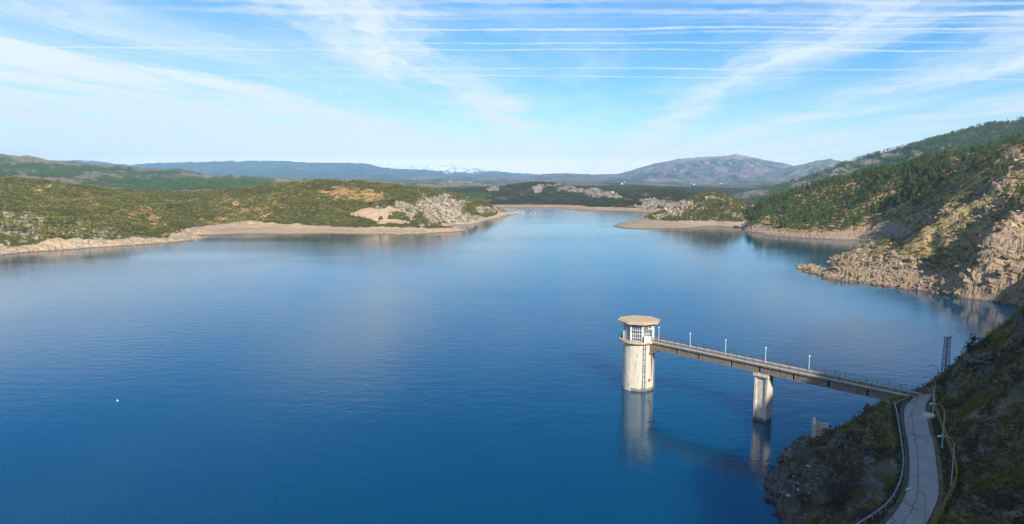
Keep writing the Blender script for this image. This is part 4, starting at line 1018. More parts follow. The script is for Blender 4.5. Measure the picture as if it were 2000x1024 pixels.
def conc(name, a, b, d):
    t = NT(name); p = t.geo.outputs['Position']; n = t.noise(1.2, 6, .7); st = t.noise(1.3, 5, .65, t.scale(p, (1.6, 1.6, .3)))
    c = t.mix(t.step(n, .35, .65), a, b); c = t.mix(t.step(st, .45, .7, 0, .75), c, d); return t.fin(c, .9, t.bump(n, .03), .15)
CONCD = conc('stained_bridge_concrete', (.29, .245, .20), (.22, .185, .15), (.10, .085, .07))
CONCL = conc('pale_concrete', (.74, .68, .60), (.62, .56, .48), (.40, .33, .27))
CONCR = conc('roof_concrete', (.66, .47, .31), (.58, .42, .28), (.36, .28, .2))
WHITE = plain('white_paint', (.80, .80, .78), .5, var=.12)
STEEL = plain('galvanised_steel', (.36, .38, .40), .5, .3)
RAILM = plain('dark_railing_paint', (.10, .12, .15), .6)
RUST = plain('red_oxide_paint', (.36, .10, .05), .8)
BLACKM = plain('gap_shade', (.02, .02, .022), .9)
def glassm():
    t = NT('window_glass'); N, L = t.N, t.L
    tr = N.new('ShaderNodeBsdfTransparent'); tr.inputs[0].default_value = (.75, .85, .9, 1); gl = N.new('ShaderNodeBsdfGlossy'); gl.inputs['Roughness'].default_value = .05
    mx = N.new('ShaderNodeMixShader'); mx.inputs[0].default_value = .18; L.new(tr.outputs[0], mx.inputs[1]); L.new(gl.outputs[0], mx.inputs[2])
    L.new(mx.outputs[0], N['Material Output'].inputs[0]); return t.m
GLASS = glassm()
fx, fy, _ = G(1245, 765, 0); rr_ = math.hypot(fx, fy); TX, TY = fx * (rr_ + 3.85) / rr_, fy * (rr_ + 3.85) / rr_
def tower():
    t = thing('intake_tower', 'round concrete intake tower with glazed control room standing in the lake', 'tower', (TX, TY, 0), -math.asin(TX / math.hypot(TX, TY)))
    MB().lathe([(3.85, -14), (3.85, 4), (3.87, 4.02), (3.85, 4.04), (3.85, 8), (3.87, 8.02), (3.85, 8.04), (3.85, 11.9)], 64).build('shaft', CONC, t)
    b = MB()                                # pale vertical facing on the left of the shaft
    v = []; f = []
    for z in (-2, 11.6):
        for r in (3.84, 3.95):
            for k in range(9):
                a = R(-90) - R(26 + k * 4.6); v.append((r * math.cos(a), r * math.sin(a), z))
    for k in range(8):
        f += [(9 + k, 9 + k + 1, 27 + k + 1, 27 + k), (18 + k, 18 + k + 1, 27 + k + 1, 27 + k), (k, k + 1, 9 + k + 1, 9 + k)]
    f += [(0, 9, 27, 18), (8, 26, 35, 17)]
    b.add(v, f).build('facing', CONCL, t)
    MB().lathe([(3.9, 11.9), (4.3, 12.02), (4.85, 12.1), (4.85, 12.48), (3.5, 12.5)], 48).build('gallery', CONCR, t)
    # railing round the gallery
    rl = MB(); n = 56
    for z in (12.95, 13.5):
        rl.tube([(4.72 * math.cos(R(360 * k / n)), 4.72 * math.sin(R(360 * k / n)), z) for k in range(n + 1)], .03, 4, False)
    for k in range(n):
        a = R(360 * k / n); rl.tube([(4.72 * math.cos(a), 4.72 * math.sin(a), 12.45), (4.72 * math.cos(a), 4.72 * math.sin(a), 13.5)], .03 if k % 4 == 0 else .014, 4)
    rl.build('railing', RAILM, t)
    # octagonal roof
    a0 = R(14)
    octo = lambda r, o=0: [(r * math.cos(a0 + R(45 * k) + o), r * math.sin(a0 + R(45 * k) + o)) for k in range(8)]
    rf = MB().prism(octo(5.35), 16.95, 17.3); rf.prism(octo(4.4), 17.3, 17.42); rf.build('roof', CONCR, t)
    MB().prism(octo(3.55), 16.7, 16.945).build('ceiling_beam', CONCD, t)
    P = octo(3.75)
    for k in range(8):
        b = MB(); x, y = P[k]; b.prism([(x + .22 * math.cos(R(90 * q + 45) + a0), y + .22 * math.sin(R(90 * q + 45) + a0)) for q in range(4)], 12.48, 16.95)
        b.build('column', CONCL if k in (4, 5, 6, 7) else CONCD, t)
    for k in range(8):                      # glazed bays
        p = Vector((*P[k], 0)); q = Vector((*P[(k + 1) % 8], 0)); d = (q - p).normalized(); nrm = Vector((d.y, -d.x, 0)); l = (q - p).length
        p = p + d * .25; l -= .5; W = MB()
        def bar(s0, s1, z0, z1, dep=.05, w=W):
            a_ = p + d * s0; b_ = p + d * s1
            w.prism([tuple((a_ - nrm * dep)[:2]), tuple((a_ + nrm * dep)[:2]), tuple((b_ + nrm * dep)[:2]), tuple((b_ - nrm * dep)[:2])][::-1], z0, z1)
        nb = 5
        for i in range(nb + 1): s0 = l * i / nb; bar(s0 - .045, s0 + .045, 12.6, 16.69, .055)
        for z in (12.5, 13.35, 14.3, 15.25, 16.6): bar(0, l, z, z + .1, .05)
        w_ = W.build('window', WHITE, t)
        g_ = MB(); bar(.02, l - .02, 12.62, 16.6, .008, g_); g_.build('pane', GLASS, w_)
    # machines inside and cabinet outside
    m = MB(); m.box(-1.8, -1.0, -1.6, -.6, 12.48, 13.9); m.box(-.4, .5, -2.2, -1.3, 12.48, 13.6); m.box(1.2, 2.1, -1.5, -.5, 12.48, 14.1); m.lathe([(.5, 12.48), (.5, 13.4), (.25, 13.6), (.12, 15.2)], 14, (.1, .6)); m.lathe([(.42, 12.48), (.42, 13.3), (.1, 13.6), (.1, 15.6)], 14, (-1.2, .9))
    m.build('winch', WHITE, t)
    c = MB(); c.box(1.35, 3.0, -4.55, -3.75, 12.5, 13.95); c.box(1.28, 3.07, -4.62, -3.68, 13.952, 14.02); cb = c.build('cabinet', WHITE, t)
    MB().box(2.13, 2.17, -4.575, -4.552, 12.6, 13.9).box(1.6, 1.75, -4.58, -4.552, 13.1, 13.3).build('cabinet_door_seam', STEEL, cb)
    k_ = MB()                               # little lifting crane on the right
    k_.tube([(3.6, -2.9, 12.5), (3.6, -2.9, 15.8)], .12, 8).tube([(3.6, -2.9, 15.7), (2.2, -4.6, 16.1)], .08, 6).tube([(3.6, -2.9, 14.6), (2.7, -4.0, 15.9)], .05, 6).tube([(2.2, -4.6, 16.1), (2.2, -4.6, 14.6)], .03, 4); k_.build('davit', WHITE, t)
    # pipes, ladder, brackets down the shaft
    for x in (1.25, 1.75):
        y = -math.sqrt(3.98 ** 2 - x * x) - .1
        MB().tube([(x, y, -2), (x, y, 6), (x, y, 13.2)], .085 if x < 1.5 else .11, 8).build('pipe', STEEL, t)
    s_ = MB()
    for z in np.arange(1, 12, 1.4): s_.box(1.1, 1.9, -3.9, -3.55, z, z + .07)
    s_.build('pipe_bracket', STEEL, t)
    s_ = MB(); x = 3.25; y = -2.3
    s_.tube([(x, y, 9.3), (x + .05, y - .05, 8), (x + .1, y, 6.3), (x, y - .02, 4), (x + .04, y, 2.6)], [.14, .2, .11, .06, .04], 6); s_.box(2.55, 3.3, -2.95, -2.4, 9.2, 9.75); s_.box(2.5, 3.1, -3.05, -2.55, 2.55, 2.95); s_.build('rust_streaked_gear', RUST, t)
    MB().tube([(3.98, -1.2, -2), (3.98, -1.2, 11.9)], .06, 6).build('cable', STEEL, t)
    MB().lathe([(.17, -.05), (.17, .05)], 12).build('mooring_plate', RUST, t).location = (-.1, -3.86, 9.2)
    return t
TOW = tower()

# ------------------------------------------------------------ footbridge
S3 = Vector(G(1283, 667, 12.5)); E3 = Vector(G(1799, 774.5, 12.5)); dirv = (E3 - S3); LB = dirv.length; ang = math.atan2(dirv.y, dirv.x); ux = dirv / LB; uy = Vector((-ux.y, ux.x, 0))
def along(px, z=0, off=0):                 # distance along the bridge that shows at this column
    xs = np.linspace(-2, LB + 5, 900); P = np.array([tuple(S3 + ux * x + uy * off + Vector((0, 0, z))) for x in xs]); q = proj(P)[0]
    return float(np.interp(px, q, xs))
def bridge():
    t = thing('footbridge', 'long narrow concrete footbridge from the road to the lake tower', 'bridge', tuple(S3), ang)
    x0, x1 = -1.2, LB
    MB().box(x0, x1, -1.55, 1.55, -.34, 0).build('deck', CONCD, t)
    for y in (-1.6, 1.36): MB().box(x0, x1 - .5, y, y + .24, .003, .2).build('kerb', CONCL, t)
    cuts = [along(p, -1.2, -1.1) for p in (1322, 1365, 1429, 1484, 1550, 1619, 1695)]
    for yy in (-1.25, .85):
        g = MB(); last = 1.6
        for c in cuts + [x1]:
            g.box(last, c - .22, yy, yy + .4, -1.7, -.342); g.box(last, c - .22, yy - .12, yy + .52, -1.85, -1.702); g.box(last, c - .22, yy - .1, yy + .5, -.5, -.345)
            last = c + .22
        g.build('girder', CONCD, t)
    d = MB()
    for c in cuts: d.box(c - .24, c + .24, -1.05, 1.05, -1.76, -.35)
    d.build('diaphragm', BLACKM, t)  # near-black colour paints in the shade of the recesses between girder lengths
    co = MB()                               # haunch carrying the end on the tower
    co.add([(-3.3, -1.3, -.35), (1.6, -1.3, -.35), (1.6, -1.3, -1.7), (.9, -1.3, -2.3), (-3.3, -1.3, -4.2), (-3.3, 1.3, -.35), (1.6, 1.3, -.35), (1.6, 1.3, -1.7), (.9, 1.3, -2.3), (-3.3, 1.3, -4.2)],
           [(4, 3, 2, 1, 0), (5, 6, 7, 8, 9), (0, 1, 6, 5), (1, 2, 7, 6), (2, 3, 8, 7), (3, 4, 9, 8), (4, 0, 5, 9)]); co.build('haunch', CONCD, t)
    for y in (-1.48, 1.48):
        r = MB()
        for z in (.35, .8, 1.2): r.tube([(x0 + 1.2, y, z), (x1, y, z)], .03 if z > 1 else .02, 4)
        n = int((x1 - x0) / 2.0)
        for k in range(n + 1): xx = x0 + 1.2 + (x1 - x0 - 1.2) * k / n; r.box(xx - .035, xx + .035, y - .035, y + .035, .201, 1.2)
        for xx in np.arange(x0 + 1.3, x1, .25): r.box(xx - .009, xx + .009, y - .009, y + .009, .35, 1.2)
        r.build('railing', RAILM, t)
    pc = along(1485.5, -3, -1.5)
    p = MB(); hz = 12.5
    for a, b in ((-1.5, -1.05), (1.05, 1.5)): p.box(pc + a, pc + b, -1.25, 1.25, -hz - 13, -2.6)
    p.box(pc - 1.05, pc + 1.05, -.95, .95, -hz - 13, -2.6)
    pr = p.build('pier', CONC, t)
    cp = MB().box(pc - 1.72, pc + 1.72, -1.5, 1.5, -2.6, -1.95); cp.box(pc - 1.5, pc + 1.5, -1.2, 1.2, -1.95, -1.852); cp.build('pier_cap', CONCL, pr)
    MB().box(LB - 1.5, LB + 3, -1.9, 1.9, -4.5, -.36).build('abutment', CONCD, t)
    return t
BR = bridge()
def bridge_lamps():
    lab = ['white lamp post on the tower gallery where the footbridge begins', 'first white lamp post on the footbridge from the tower', 'second white lamp post on the footbridge from the tower', 'sunlit white lamp post on the footbridge above the pier',
           'last sunlit lamp post on the footbridge right of the pier', 'shaded lamp post on the footbridge, next to last before the road', 'shaded lamp post at the road end of the footbridge']
    src = None
    for i, px in enumerate((1287, 1348, 1417, 1495, 1580, 1675, 1776)):
        x = along(px, 0, 1.3); P = S3 + ux * x + uy * 1.2
        t = thing('bridge_lamp', lab[i], 'lamp', tuple(P), ang, 'lamp posts along the footbridge')
        if src is None:
            b = MB().lathe([(.065, 0), (.06, 1.5), (.05, 3.0)], 8); b.box(-.14, .14, -.14, .14, .001, .03); a = b.build('pole', WHITE, t)
            h = MB().lathe([(.07, 3.0), (.15, 3.12), (.16, 3.3), (.11, 3.4)], 10).build('lamp_head', WHITE, t); src = (a, h)
        else:
            for o in src: c = o.copy(); COL.objects.link(c); c.parent = t
bridge_lamps()

# ------------------------------------------------------------ road, wall, rails
def road():
    t = NT('old_asphalt'); n = t.noise(.5, 5, .6); n2 = t.noise(9, 4, .7)
    cr = t.vor(.22, 'DISTANCE_TO_EDGE', t.scale(t.geo.outputs['Position'], (1, .55, 1)))
    wv = t.noise(1.4, 4, .6); c2 = t.N.new('ShaderNodeVectorMath'); c2.operation = 'ADD'; t.L.new(t.geo.outputs['Position'], c2.inputs[0])
    nn = t.N.new('ShaderNodeTexNoise'); nn.inputs['Scale'].default_value = .7; nn.inputs['Detail'].default_value = 3; t.L.new(t.geo.outputs['Position'], nn.inputs['Vector'])
    sc3 = t.scale(nn.outputs['Color'], (2.6, 2.6, 0)); t.L.new(sc3, c2.inputs[1])
    cr = t.vor(.16, 'DISTANCE_TO_EDGE', t.scale(c2.outputs[0], (.8, .3, 1)))
    c = t.mix(t.step(n, .35, .65), (.46, .42, .385), (.39, .355, .33)); c = t.mix(t.step(n2, .4, .7, 0, .35), c, (.17, .16, .165)); c = t.mix(t.step(cr, .002, .007, .6, 0), c, (.07, .065, .06))
    m = t.fin(c, .9, t.bump(n2, .02), .2)
    V = []; n_ = len(RL)
    for i in range(n_):
        for k in range(7):
            f = k / 6; p = RL[i] * (1 - f) + RR[i] * f; V.append((p[0], p[1], RZ - .03 + .05 * math.sin(f * math.pi)))
    F_ = [tuple(int(q) for q in f) for f in gridfaces(n_, 7)]; nf = len(F_); g = np.random.default_rng(17)
    def crack(path, w):                     # sealed cracks, a dark strip 4 mm proud of the tar
        for (i0, f0), (i1, f1) in zip(path, path[1:]):
            a = RL[i0] * (1 - f0) + RR[i0] * f0; c_ = RL[i1] * (1 - f1) + RR[i1] * f1; d = (c_ - a) / (np.linalg.norm(c_ - a) + 1e-6); n2_ = np.array([-d[1], d[0]]) * w / 2
            z0, z1 = [RZ - .03 + .05 * math.sin(f * math.pi) + .006 for f in (f0, f1)]; b = len(V)
            V.extend([(*(a - n2_), z0), (*(a + n2_), z0), (*(c_ + n2_), z1), (*(c_ - n2_), z1)]); F_.append((b + 3, b + 2, b + 1, b))
    f = .45; path = []
    for i in range(0, n_, 1): f = min(max(f + g.normal(.001, .022), .3), .75); path.append((i, f))
    crack(path, .07)
    f = .25; crack([(i, .22 + .1 * math.sin(i * .3) + g.normal(0, .01)) for i in range(8, 52)], .04)
    for i0 in (14, 31, 47, 66, 90): crack([(min(i0 + int(2 * math.sin(q)), n_ - 1), q / 9) for q in range(1, 9)], .05)
    o = mk('road', V, F_, m, None, False); o.data.materials.append(plain('bitumen_seal', (.07, .065, .06), .7))
    for p in o.data.polygons: p.material_index = int(p.index >= nf)
    struct(o)
    m2 = plain('road_edge_gravel', (.13, .12, .10), .95, var=.4, k=5)
    V = []
    for i in range(n_):
        d = (RL[min(i + 1, n_ - 1)] - RL[max(i - 1, 0)]); d = d / np.linalg.norm(d); s_ = np.array([d[1], -d[0]])
        s_ = s_ if np.dot(s_, RL[i] - RR[i]) > 0 else -s_
        for w, z in ((-.1, -.05), (.02, -.045), (.35, -.05), (.55, -.3)): V.append((*(RL[i] + s_ * w), RZ + z))
    struct(mk('road_edge', V, gridfaces(n_, 4), m2, None, True))
road()
def ribbon_wall(b, P, z0, z1, th):
    for i in range(len(P) - 1):
        a = Vector((*P[i], 0)); c = Vector((*P[i + 1], 0)); d = (c - a).normalized(); n = Vector((-d.y, d.x, 0)) * th / 2
        b.prism([tuple((a + n)[:2]), tuple((a - n)[:2]), tuple((c - n)[:2]), tuple((c + n)[:2])], z0, z1)
def road_walls():
    P = dense([(1747, 792), (1760, 786), (1775, 778), (1787, 771.5)], RZ, 12); b = MB(); ribbon_wall(b, P, RZ - 2.2, RZ + .45, .35)
    o = b.build('low_wall', CONCD); tag(o, 'low dark concrete wall along the outer curve of the road by the footbridge', 'wall')
    P = dense([(1788, 766), (1800, 765), (1812, 765.5), (1824, 768)], RZ, 8); b = MB(); ribbon_wall(b, P, RZ - 2, RZ + .8, .3)
    o = b.build('parapet', CONCD); tag(o, 'low parapet closing the far end of the road', 'wall')
    # rail on the lake side
    t = thing('guard_rail', 'pale blue metal guard rail along the lake side of the road', 'guard rail', (*RAIL[0], RZ))
    ox, oy = RAIL[0]; r = MB(); n = len(RAIL)
    V = []; prof = [(.0, .50), (.06, .53), (.06, .59), (0, .62), (0, .65), (.06, .68), (.06, .74), (0, .77), (-.03, .77), (-.03, .50)]
    for i in range(n):
        d = RAIL[min(i + 1, n - 1)] - RAIL[max(i - 1, 0)]; d = d / np.linalg.norm(d); s_ = np.array([-d[1], d[0]])
        for w, z in prof: V.append((*(RAIL[i] + s_ * w - RAIL[0]), z))
    F_ = [(i * 10 + k, i * 10 + (k + 1) % 10, (i + 1) * 10 + (k + 1) % 10, (i + 1) * 10 + k) for i in range(n - 1) for k in range(10)]
    mk('beam', V, F_, plain('pale_blue_galvanised', (.40, .48, .55), .45, .2), t)
    L_ = np.r_[0, np.cumsum(np.hypot(*np.diff(RAIL, axis=0).T))]; src = None
    for s_ in np.arange(.1, L_[-1], 2.0):
        x = np.interp(s_, L_, RAIL[:, 0]) - ox; y = np.interp(s_, L_, RAIL[:, 1]) - oy
        if src is None: src = o = MB().box(-.05, .05, -.06, .06, -.4, .74).build('post', STEEL, t)
        else: o = src.copy(); COL.objects.link(o); o.parent = t
        o.location = (x + .05, y, 0)
    # yellow fence on the hill side
    t = thing('slat_fence', 'yellow slatted fence along the hill side of the road', 'fence', (*FEN[0], RZ)); ox, oy = FEN[0]
    YEL = plain('yellow_paint', (.42, .30, .07), .75, var=.35, k=2); L_ = np.r_[0, np.cumsum(np.hypot(*np.diff(FEN, axis=0).T))]; src = None
    pts = [(np.interp(s_, L_, FEN[:, 0]) - ox, np.interp(s_, L_, FEN[:, 1]) - oy) for s_ in np.arange(0, L_[-1], 1.6)]
    for i, (x, y) in enumerate(pts):
        if src is None: src = o = MB().box(-.06, .06, -.06, .06, -.5, 1.35).build('post', YEL, t)
        else: o = src.copy(); COL.objects.link(o); o.parent = t
        o.location = (x, y, 0)
    g = random.Random(4); YD = plain('faded_yellow_slats', (.30, .22, .07), .85, var=.5, k=2)
    for i, ((x, y), (x2, y2)) in enumerate(zip(pts, pts[1:])):
        if i > 30 and i % 3: continue
        b = MB()
        b.tube([(x, y, .9), (x2, y2, .9)], .018, 4)
        for k in range(1, 3):
            if g.random() < .35: continue
            f = k / 3 + g.uniform(-.06, .06); a, b_ = x + (x2 - x) * f, y + (y2 - y) * f; h = 1.05 + g.uniform(-.25, .1); b.box(a - .06, a + .06, b_ - .02, b_ + .02, .05, h)
        b.build('panel', YD, t)
road_walls()

# arched street lamps
def street_lamps():
    LM = plain('blue_grey_lamp_paint', (.42, .50, .56), .45, .2, var=.15); HM = plain('lamp_housing', (.55, .58, .62), .4, .2); src = None
    spec = ((1801, 1068, 1766, 947, 'nearest arched street lamp, its head over the road at the bottom edge'), (1858, 948, 1831, 858, 'arched street lamp beside the fence, second nearest'), (1840, 874, 1818, 786, 'arched street lamp halfway along the fence'),
            (1822, 811, 1801, 732, 'arched street lamp by the round concrete chamber'), (1829, 770, 1809, 711, 'farthest arched street lamp beyond the end of the road'))
    for i, (bx_, by_, hx, hy, lab) in enumerate(spec):
        x, y, z = G(bx_, by_, RZ)
        if i == 4:
            x, y, z = D(bx_, 770, 140)
            z = D(bx_, 711, 140)[2] - 6.9
        t = thing('street_lamp', lab, 'street lamp', (x, y, z), R((8, 4, 2, 6, 10)[i]), 'arched street lamps along the road')
        if src is None:
            p = MB().tube([(0, 0, -.3), (0, 0, 2.5), (0, 0, 5.0), (-.08, 0, 5.6), (-.34, 0, 6.15), (-.75, 0, 6.5), (-1.25, 0, 6.66), (-1.7, 0, 6.7)], [.10, .085, .07, .062, .06, .055, .05, .05], 8)
            p.box(-.2, .2, -.2, .2, .001, .04); a = p.build('pole', LM, t)
            h = MB().tube([(-1.6, 0, 6.68), (-1.8, 0, 6.71), (-2.15, 0, 6.68), (-2.45, 0, 6.6)], [.06, .14, .17, .05], 10); b = h.build('lamp_head', HM, t)
            d = MB().tube([(-1.85, 0, 6.58), (-2.1, 0, 6.55), (-2.3, 0, 6.55)], [.07, .12, .06], 8).build('diffuser', GLASS, b); src = (a, b, d)
        else:
            a, b, d = [o.copy() for o in src]
            for o in (a, b, d): COL.objects.link(o)
            a.parent = t; b.parent = t; d.parent = b
street_lamps()
def chamber():
    x, y, z = G(1813, 812, RZ); t = thing('concrete_chamber', 'low round concrete chamber at the foot of a street lamp by the road', 'chamber', (x, y, RZ - .15))
    MB().lathe([(1.0, -.3), (1.0, .35), (.98, .4), (.78, .4), (.76, .34)], 20).build('ring', CONCL, t)
    MB().lathe([(.7, .2), (.7, .3), (.1, .33)], 16).build('cover', CONCD, t)
chamber()

# lattice mast
def mast():
    x, y, _ = D(1846, 725, 144); z0 = 6.0; zt = D(1846, 660, 144)[2]; h = zt - z0
    t = thing('lattice_mast', 'dark lattice power mast behind the street lamps at the shore', 'mast', (x, y, z0), R(20)); w0, w1 = .62, .38
    def cx_(s_, z): w = w0 + (w1 - w0) * z / h; return (s_[0] * w, s_[1] * w, z)
    m = plain('dark_mast_steel', (.09, .10, .12), .6, .3); sg = [(-1, -1), (1, -1), (1, 1), (-1, 1)]
    for s_ in sg: MB().tube([cx_(s_, -1), cx_(s_, h)], .06, 4).build('leg', m, t)
    b = MB(); n = 12
    for k in range(n):
        z = h * k / n; z2 = h * (k + 1) / n
        for i in range(4):
            a, c = sg[i], sg[(i + 1) % 4]; b.tube([cx_(a, z), cx_(c, z2)], .036, 3); b.tube([cx_(c, z), cx_(a, z2)], .036, 3); b.tube([cx_(a, z2), cx_(c, z2)], .036, 3)
    b.build('bracing', m, t)
    c = MB().box(-1.15, 1.15, -.07, .07, h, h + .14); ca = c.build('crossarm', m, t)
    for q in (-1.05, 0, 1.05): MB().lathe([(.05, h + .14), (.1, h + .2), (.06, h + .28), (.1, h + .34), (.04, h + .42)], 8, (q, 0)).build('insulator', plain('insulator_glaze', (.2, .12, .08), .3), ca)
mast()

# concrete remains by the water
def ruin():
    h_ = hitA(1602, 868) or G(1602, 868, .5); x, y = G(1598, 868, .3)[:2]
    t = thing('concrete_ruin', 'broken concrete steps on a block at the water beside the rocks', 'ruin', (x, y, 0), R(-22))
    MB().box(-1.1, -.55, -1.2, 3.4, -3, 4.6).build('side_wall', CONCL, t)
    s_ = MB()
    for k in range(7): s_.box(-.545, 2.6 - k * .12, -1.0 + k * .6, -.42 + k * .6, -3 if k == 0 else .3, .9 + k * .48)
    s_.build('steps', CONCL, t)
    g = np.random.default_rng(8)
    for k in range(9):
        P, Fc = boulder(700 + k, g.uniform(.4, .95), (1.3, .8, .5), 2)
        o = mk('broken_slab', P, Fc, DROCK, t); o.location = (g.uniform(1.0, 3.6), g.uniform(.2, 2.6), g.uniform(2.2, 3.9) - .0); o.rotation_euler = (g.uniform(-.5, .5), g.uniform(-.7, .7), g.uniform(0, 3))
    P, Fc = boulder(790, 2.4, (1.1, .9, .9), 3); o = mk('rubble_mound', P, Fc, DROCK, t); o.location = (2.6, 1.6, 1.2)
ruin()

# outcrops on the near slope
def outcrops():
    for px, py, r, sq, lab in ((1925, 722, 3.2, (1.0, .8, 1.05), 'layered grey outcrop high on the shaded near slope'), (1893, 705, 1.6, (1, .8, 1), 'dark rock knob on the skyline below the evergreen bush'), (1700, 908, 1.3, (1.4, .8, .6), 'pale rock ledge on the bank left of the guard rail'),
                               (1548, 893, 2.2, (1.2, .9, .8), 'dark rock above the waterline at the tip of the rubble bank'), (1520, 938, 1.6, (1.3, .9, .7), 'dark rock touching the water below the footbridge reflection'), (1930, 890, 1.2, (1.3, .8, .7), 'rock ledge in the heath right of the yellow fence')):
        q = hitA(px, py)
        if not q: continue
        P, Fc = boulder(int(px), r, sq, 4); rg = np.random.default_rng(int(py)); N_ = P / np.linalg.norm(P, axis=1, keepdims=True)
        lay = np.sin(P[:, 2] * 6 / 1 + P[:, 0] * 2.2) * .07 * r + facet(P[:, 0] * 1.6 + 40, P[:, 2] * 2.6 + 40, int(px)) * .16 * r
        P = P + N_ * lay[:, None]
        o = mk('rock_outcrop', P, Fc, DROCK); o.location = (q[0] + .15 * r, q[1] + .3 * r, q[2] - .1 * r); o.rotation_euler = (0, R(-20), R(30)); tag(o, lab, 'rock', 'outcrops on the near slope')
outcrops()

# growth on the near slope
def near_growth():
    g = np.random.default_rng(9)
    PX, PY = proj(np.stack([A_X, A_Y, A_Z], -1))
    w = (A_Z > 2.2) * (1 - A_FLAT) * (PX > 1500) * (PX < 2060) * (PY < 1090) * (1 - .7 * ss(A_M[..., 0], .4, .8))
    ww = w * (1 + 2.2 * ss(fbm(A_X / 4, A_Y / 4, 4, 601), -.05, .3)); cs = np.cumsum(ww.ravel())
    def pick(n, extra=None):
        c = cs if extra is None else np.cumsum((ww * extra).ravel())
        k = np.searchsorted(c, g.uniform(0, c[-1], n)); k = np.minimum(k, A_X.size - 1)
        return np.stack([A_X.ravel()[k] + g.uniform(-.13, .13, n), A_Y.ravel()[k] + g.uniform(-.13, .13, n), A_Z.ravel()[k]], -1)
    def tuft(seed, n=26, h=1.):
        q = np.random.default_rng(seed); V = []
        for i in range(n):
            a = q.uniform(0, 6.28); r = q.uniform(0, .25); b = np.array([math.cos(a) * r, math.sin(a) * r, -.05]); o = np.array([math.cos(a), math.sin(a), 0]) * q.uniform(.2, .75)
            s_ = np.array([-math.sin(a), math.cos(a), 0]) * .045; V += [b + s_, b - s_, b + o * h * .8 + [0, 0, h * q.uniform(.4, 1)]]
        return np.array(V), np.arange(len(V)).reshape(-1, 3)
    # grass tussocks
    P = pick(24000, ss(fbm(A_X / 9, A_Y / 9, 3, 603), -.15, .2) * (PX > 1650)); pal = np.array([(.42, .34, .21), (.32, .26, .14), (.18, .17, .07), (.48, .38, .25)])
    o = merge('grass', [tuft(s_) for s_ in (1, 2, 3)], P, g.uniform(.3, .75, len(P)), tinted('grass_blades'), pal[g.integers(0, 4, len(P))] * g.uniform(.6, 1.1, (len(P), 1))); tag(o, 'dry grass tussocks on the shaded near slope', 'grass', kind='stuff')
    # verge
    P = pick(1, None); fl = (A_FLAT > .5) * (dist_poly(A_X, A_Y, RC[::3]) > 2.25) * 1.; c = np.cumsum(fl.ravel()); k = np.minimum(np.searchsorted(c, g.uniform(0, c[-1], 8500)), A_X.size - 1)
    P = np.stack([A_X.ravel()[k], A_Y.ravel()[k], A_Z.ravel()[k]], -1)
    o = merge('verge_grass', [tuft(s_, 18, .6) for s_ in (4, 5)], P, g.uniform(.2, .5, len(P)), tinted('verge_blades'), np.array([(.07, .085, .03), (.09, .09, .035), (.06, .055, .03)])[g.integers(0, 3, len(P))]); tag(o, 'short dark grass on the verges of the road', 'grass', kind='stuff')
    # heath cushions
    dm = [dome_crown(s_, 1., 14, 22, .062, .8) for s_ in (71, 72, 73)]
    yel = ss(fbm(A_X / 6, A_Y / 6, 3, 605), .02, .2)
    P = pick(5200); k = (np.clip(((P[:, 1] - 48) / .26).round().astype(int), 0, A_X.shape[0] - 1), np.clip(((P[:, 0] - 26) / .26).round().astype(int), 0, A_X.shape[1] - 1)); yy = yel[k][:, None]
    base = np.array([(.09, .095, .035), (.15, .12, .065), (.18, .13, .085), (.07, .075, .035), (.14, .115, .08)])[g.integers(0, 5, len(P))]
    t = base * (1 - yy) + np.array((.26, .22, .04)) * yy; t = t * g.uniform(.6, 1.15, (len(P), 1))
    o = merge('heath_cushion', dm, P - [0, 0, .12], g.uniform(.35, 1.3, len(P)), tinted('cushion_leaves'), t); tag(o, 'low cushions of heather and yellow moss on the near slope', 'scrub', kind='stuff')
    # twiggy brush on the lake side bank
    V = bare_tree(91, 2.4, .02, 3, .75, .3, 3); tw = (np.array(V.v), np.array([(f[0], f[1], f[2]) for f in V.f if len(f) >= 3] + [(f[0], f[2], f[3]) for f in V.f if len(f) == 4]))
    P = pick(420, (PX < 1740) * (PY > 880) * 1. + .18 * (PX > 1850))
    o = merge('brush', [tw], P, g.uniform(.5, 1.1, len(P)), tinted('brush_twigs'), np.array([(.10, .085, .08), (.13, .12, .12), (.08, .07, .06)])[g.integers(0, 3, len(P))]); tag(o, 'tangled bare brush on the bank below the road', 'brush', kind='stuff')
    # loose stones
    st = [boulder(s_, 1., (1.4, .9, .45), 1) for s_ in (81, 82, 83)]
    ex = (PX < 1700) * 1. + .05; wr = (A_Z > .2) * (1 - A_FLAT) * (PX > 1490) * (PX < 2050) * (PY < 1080) * ex * (.3 + ss(A_M[..., 0], .3, .7)); c = np.cumsum(wr.ravel()); k = np.minimum(np.searchsorted(c, g.uniform(0, c[-1], 5200)), A_X.size - 1)
    P = np.stack([A_X.ravel()[k], A_Y.ravel()[k], A_Z.ravel()[k]], -1)
    sz = .12 + .5 * g.uniform(0, 1, len(P)) ** 5; tn = np.where(g.uniform(0, 1, (len(P), 1)) < .06, np.array([[.45, .42, .38]]), np.array([[.16, .155, .15]])) * g.uniform(.6, 1.25, (len(P), 1))
    o = merge('rubble', st, P, sz, tinted('rubble_stone'), tn); tag(o, 'dark broken slate rubble on the bank below the road', 'rubble', kind='stuff')
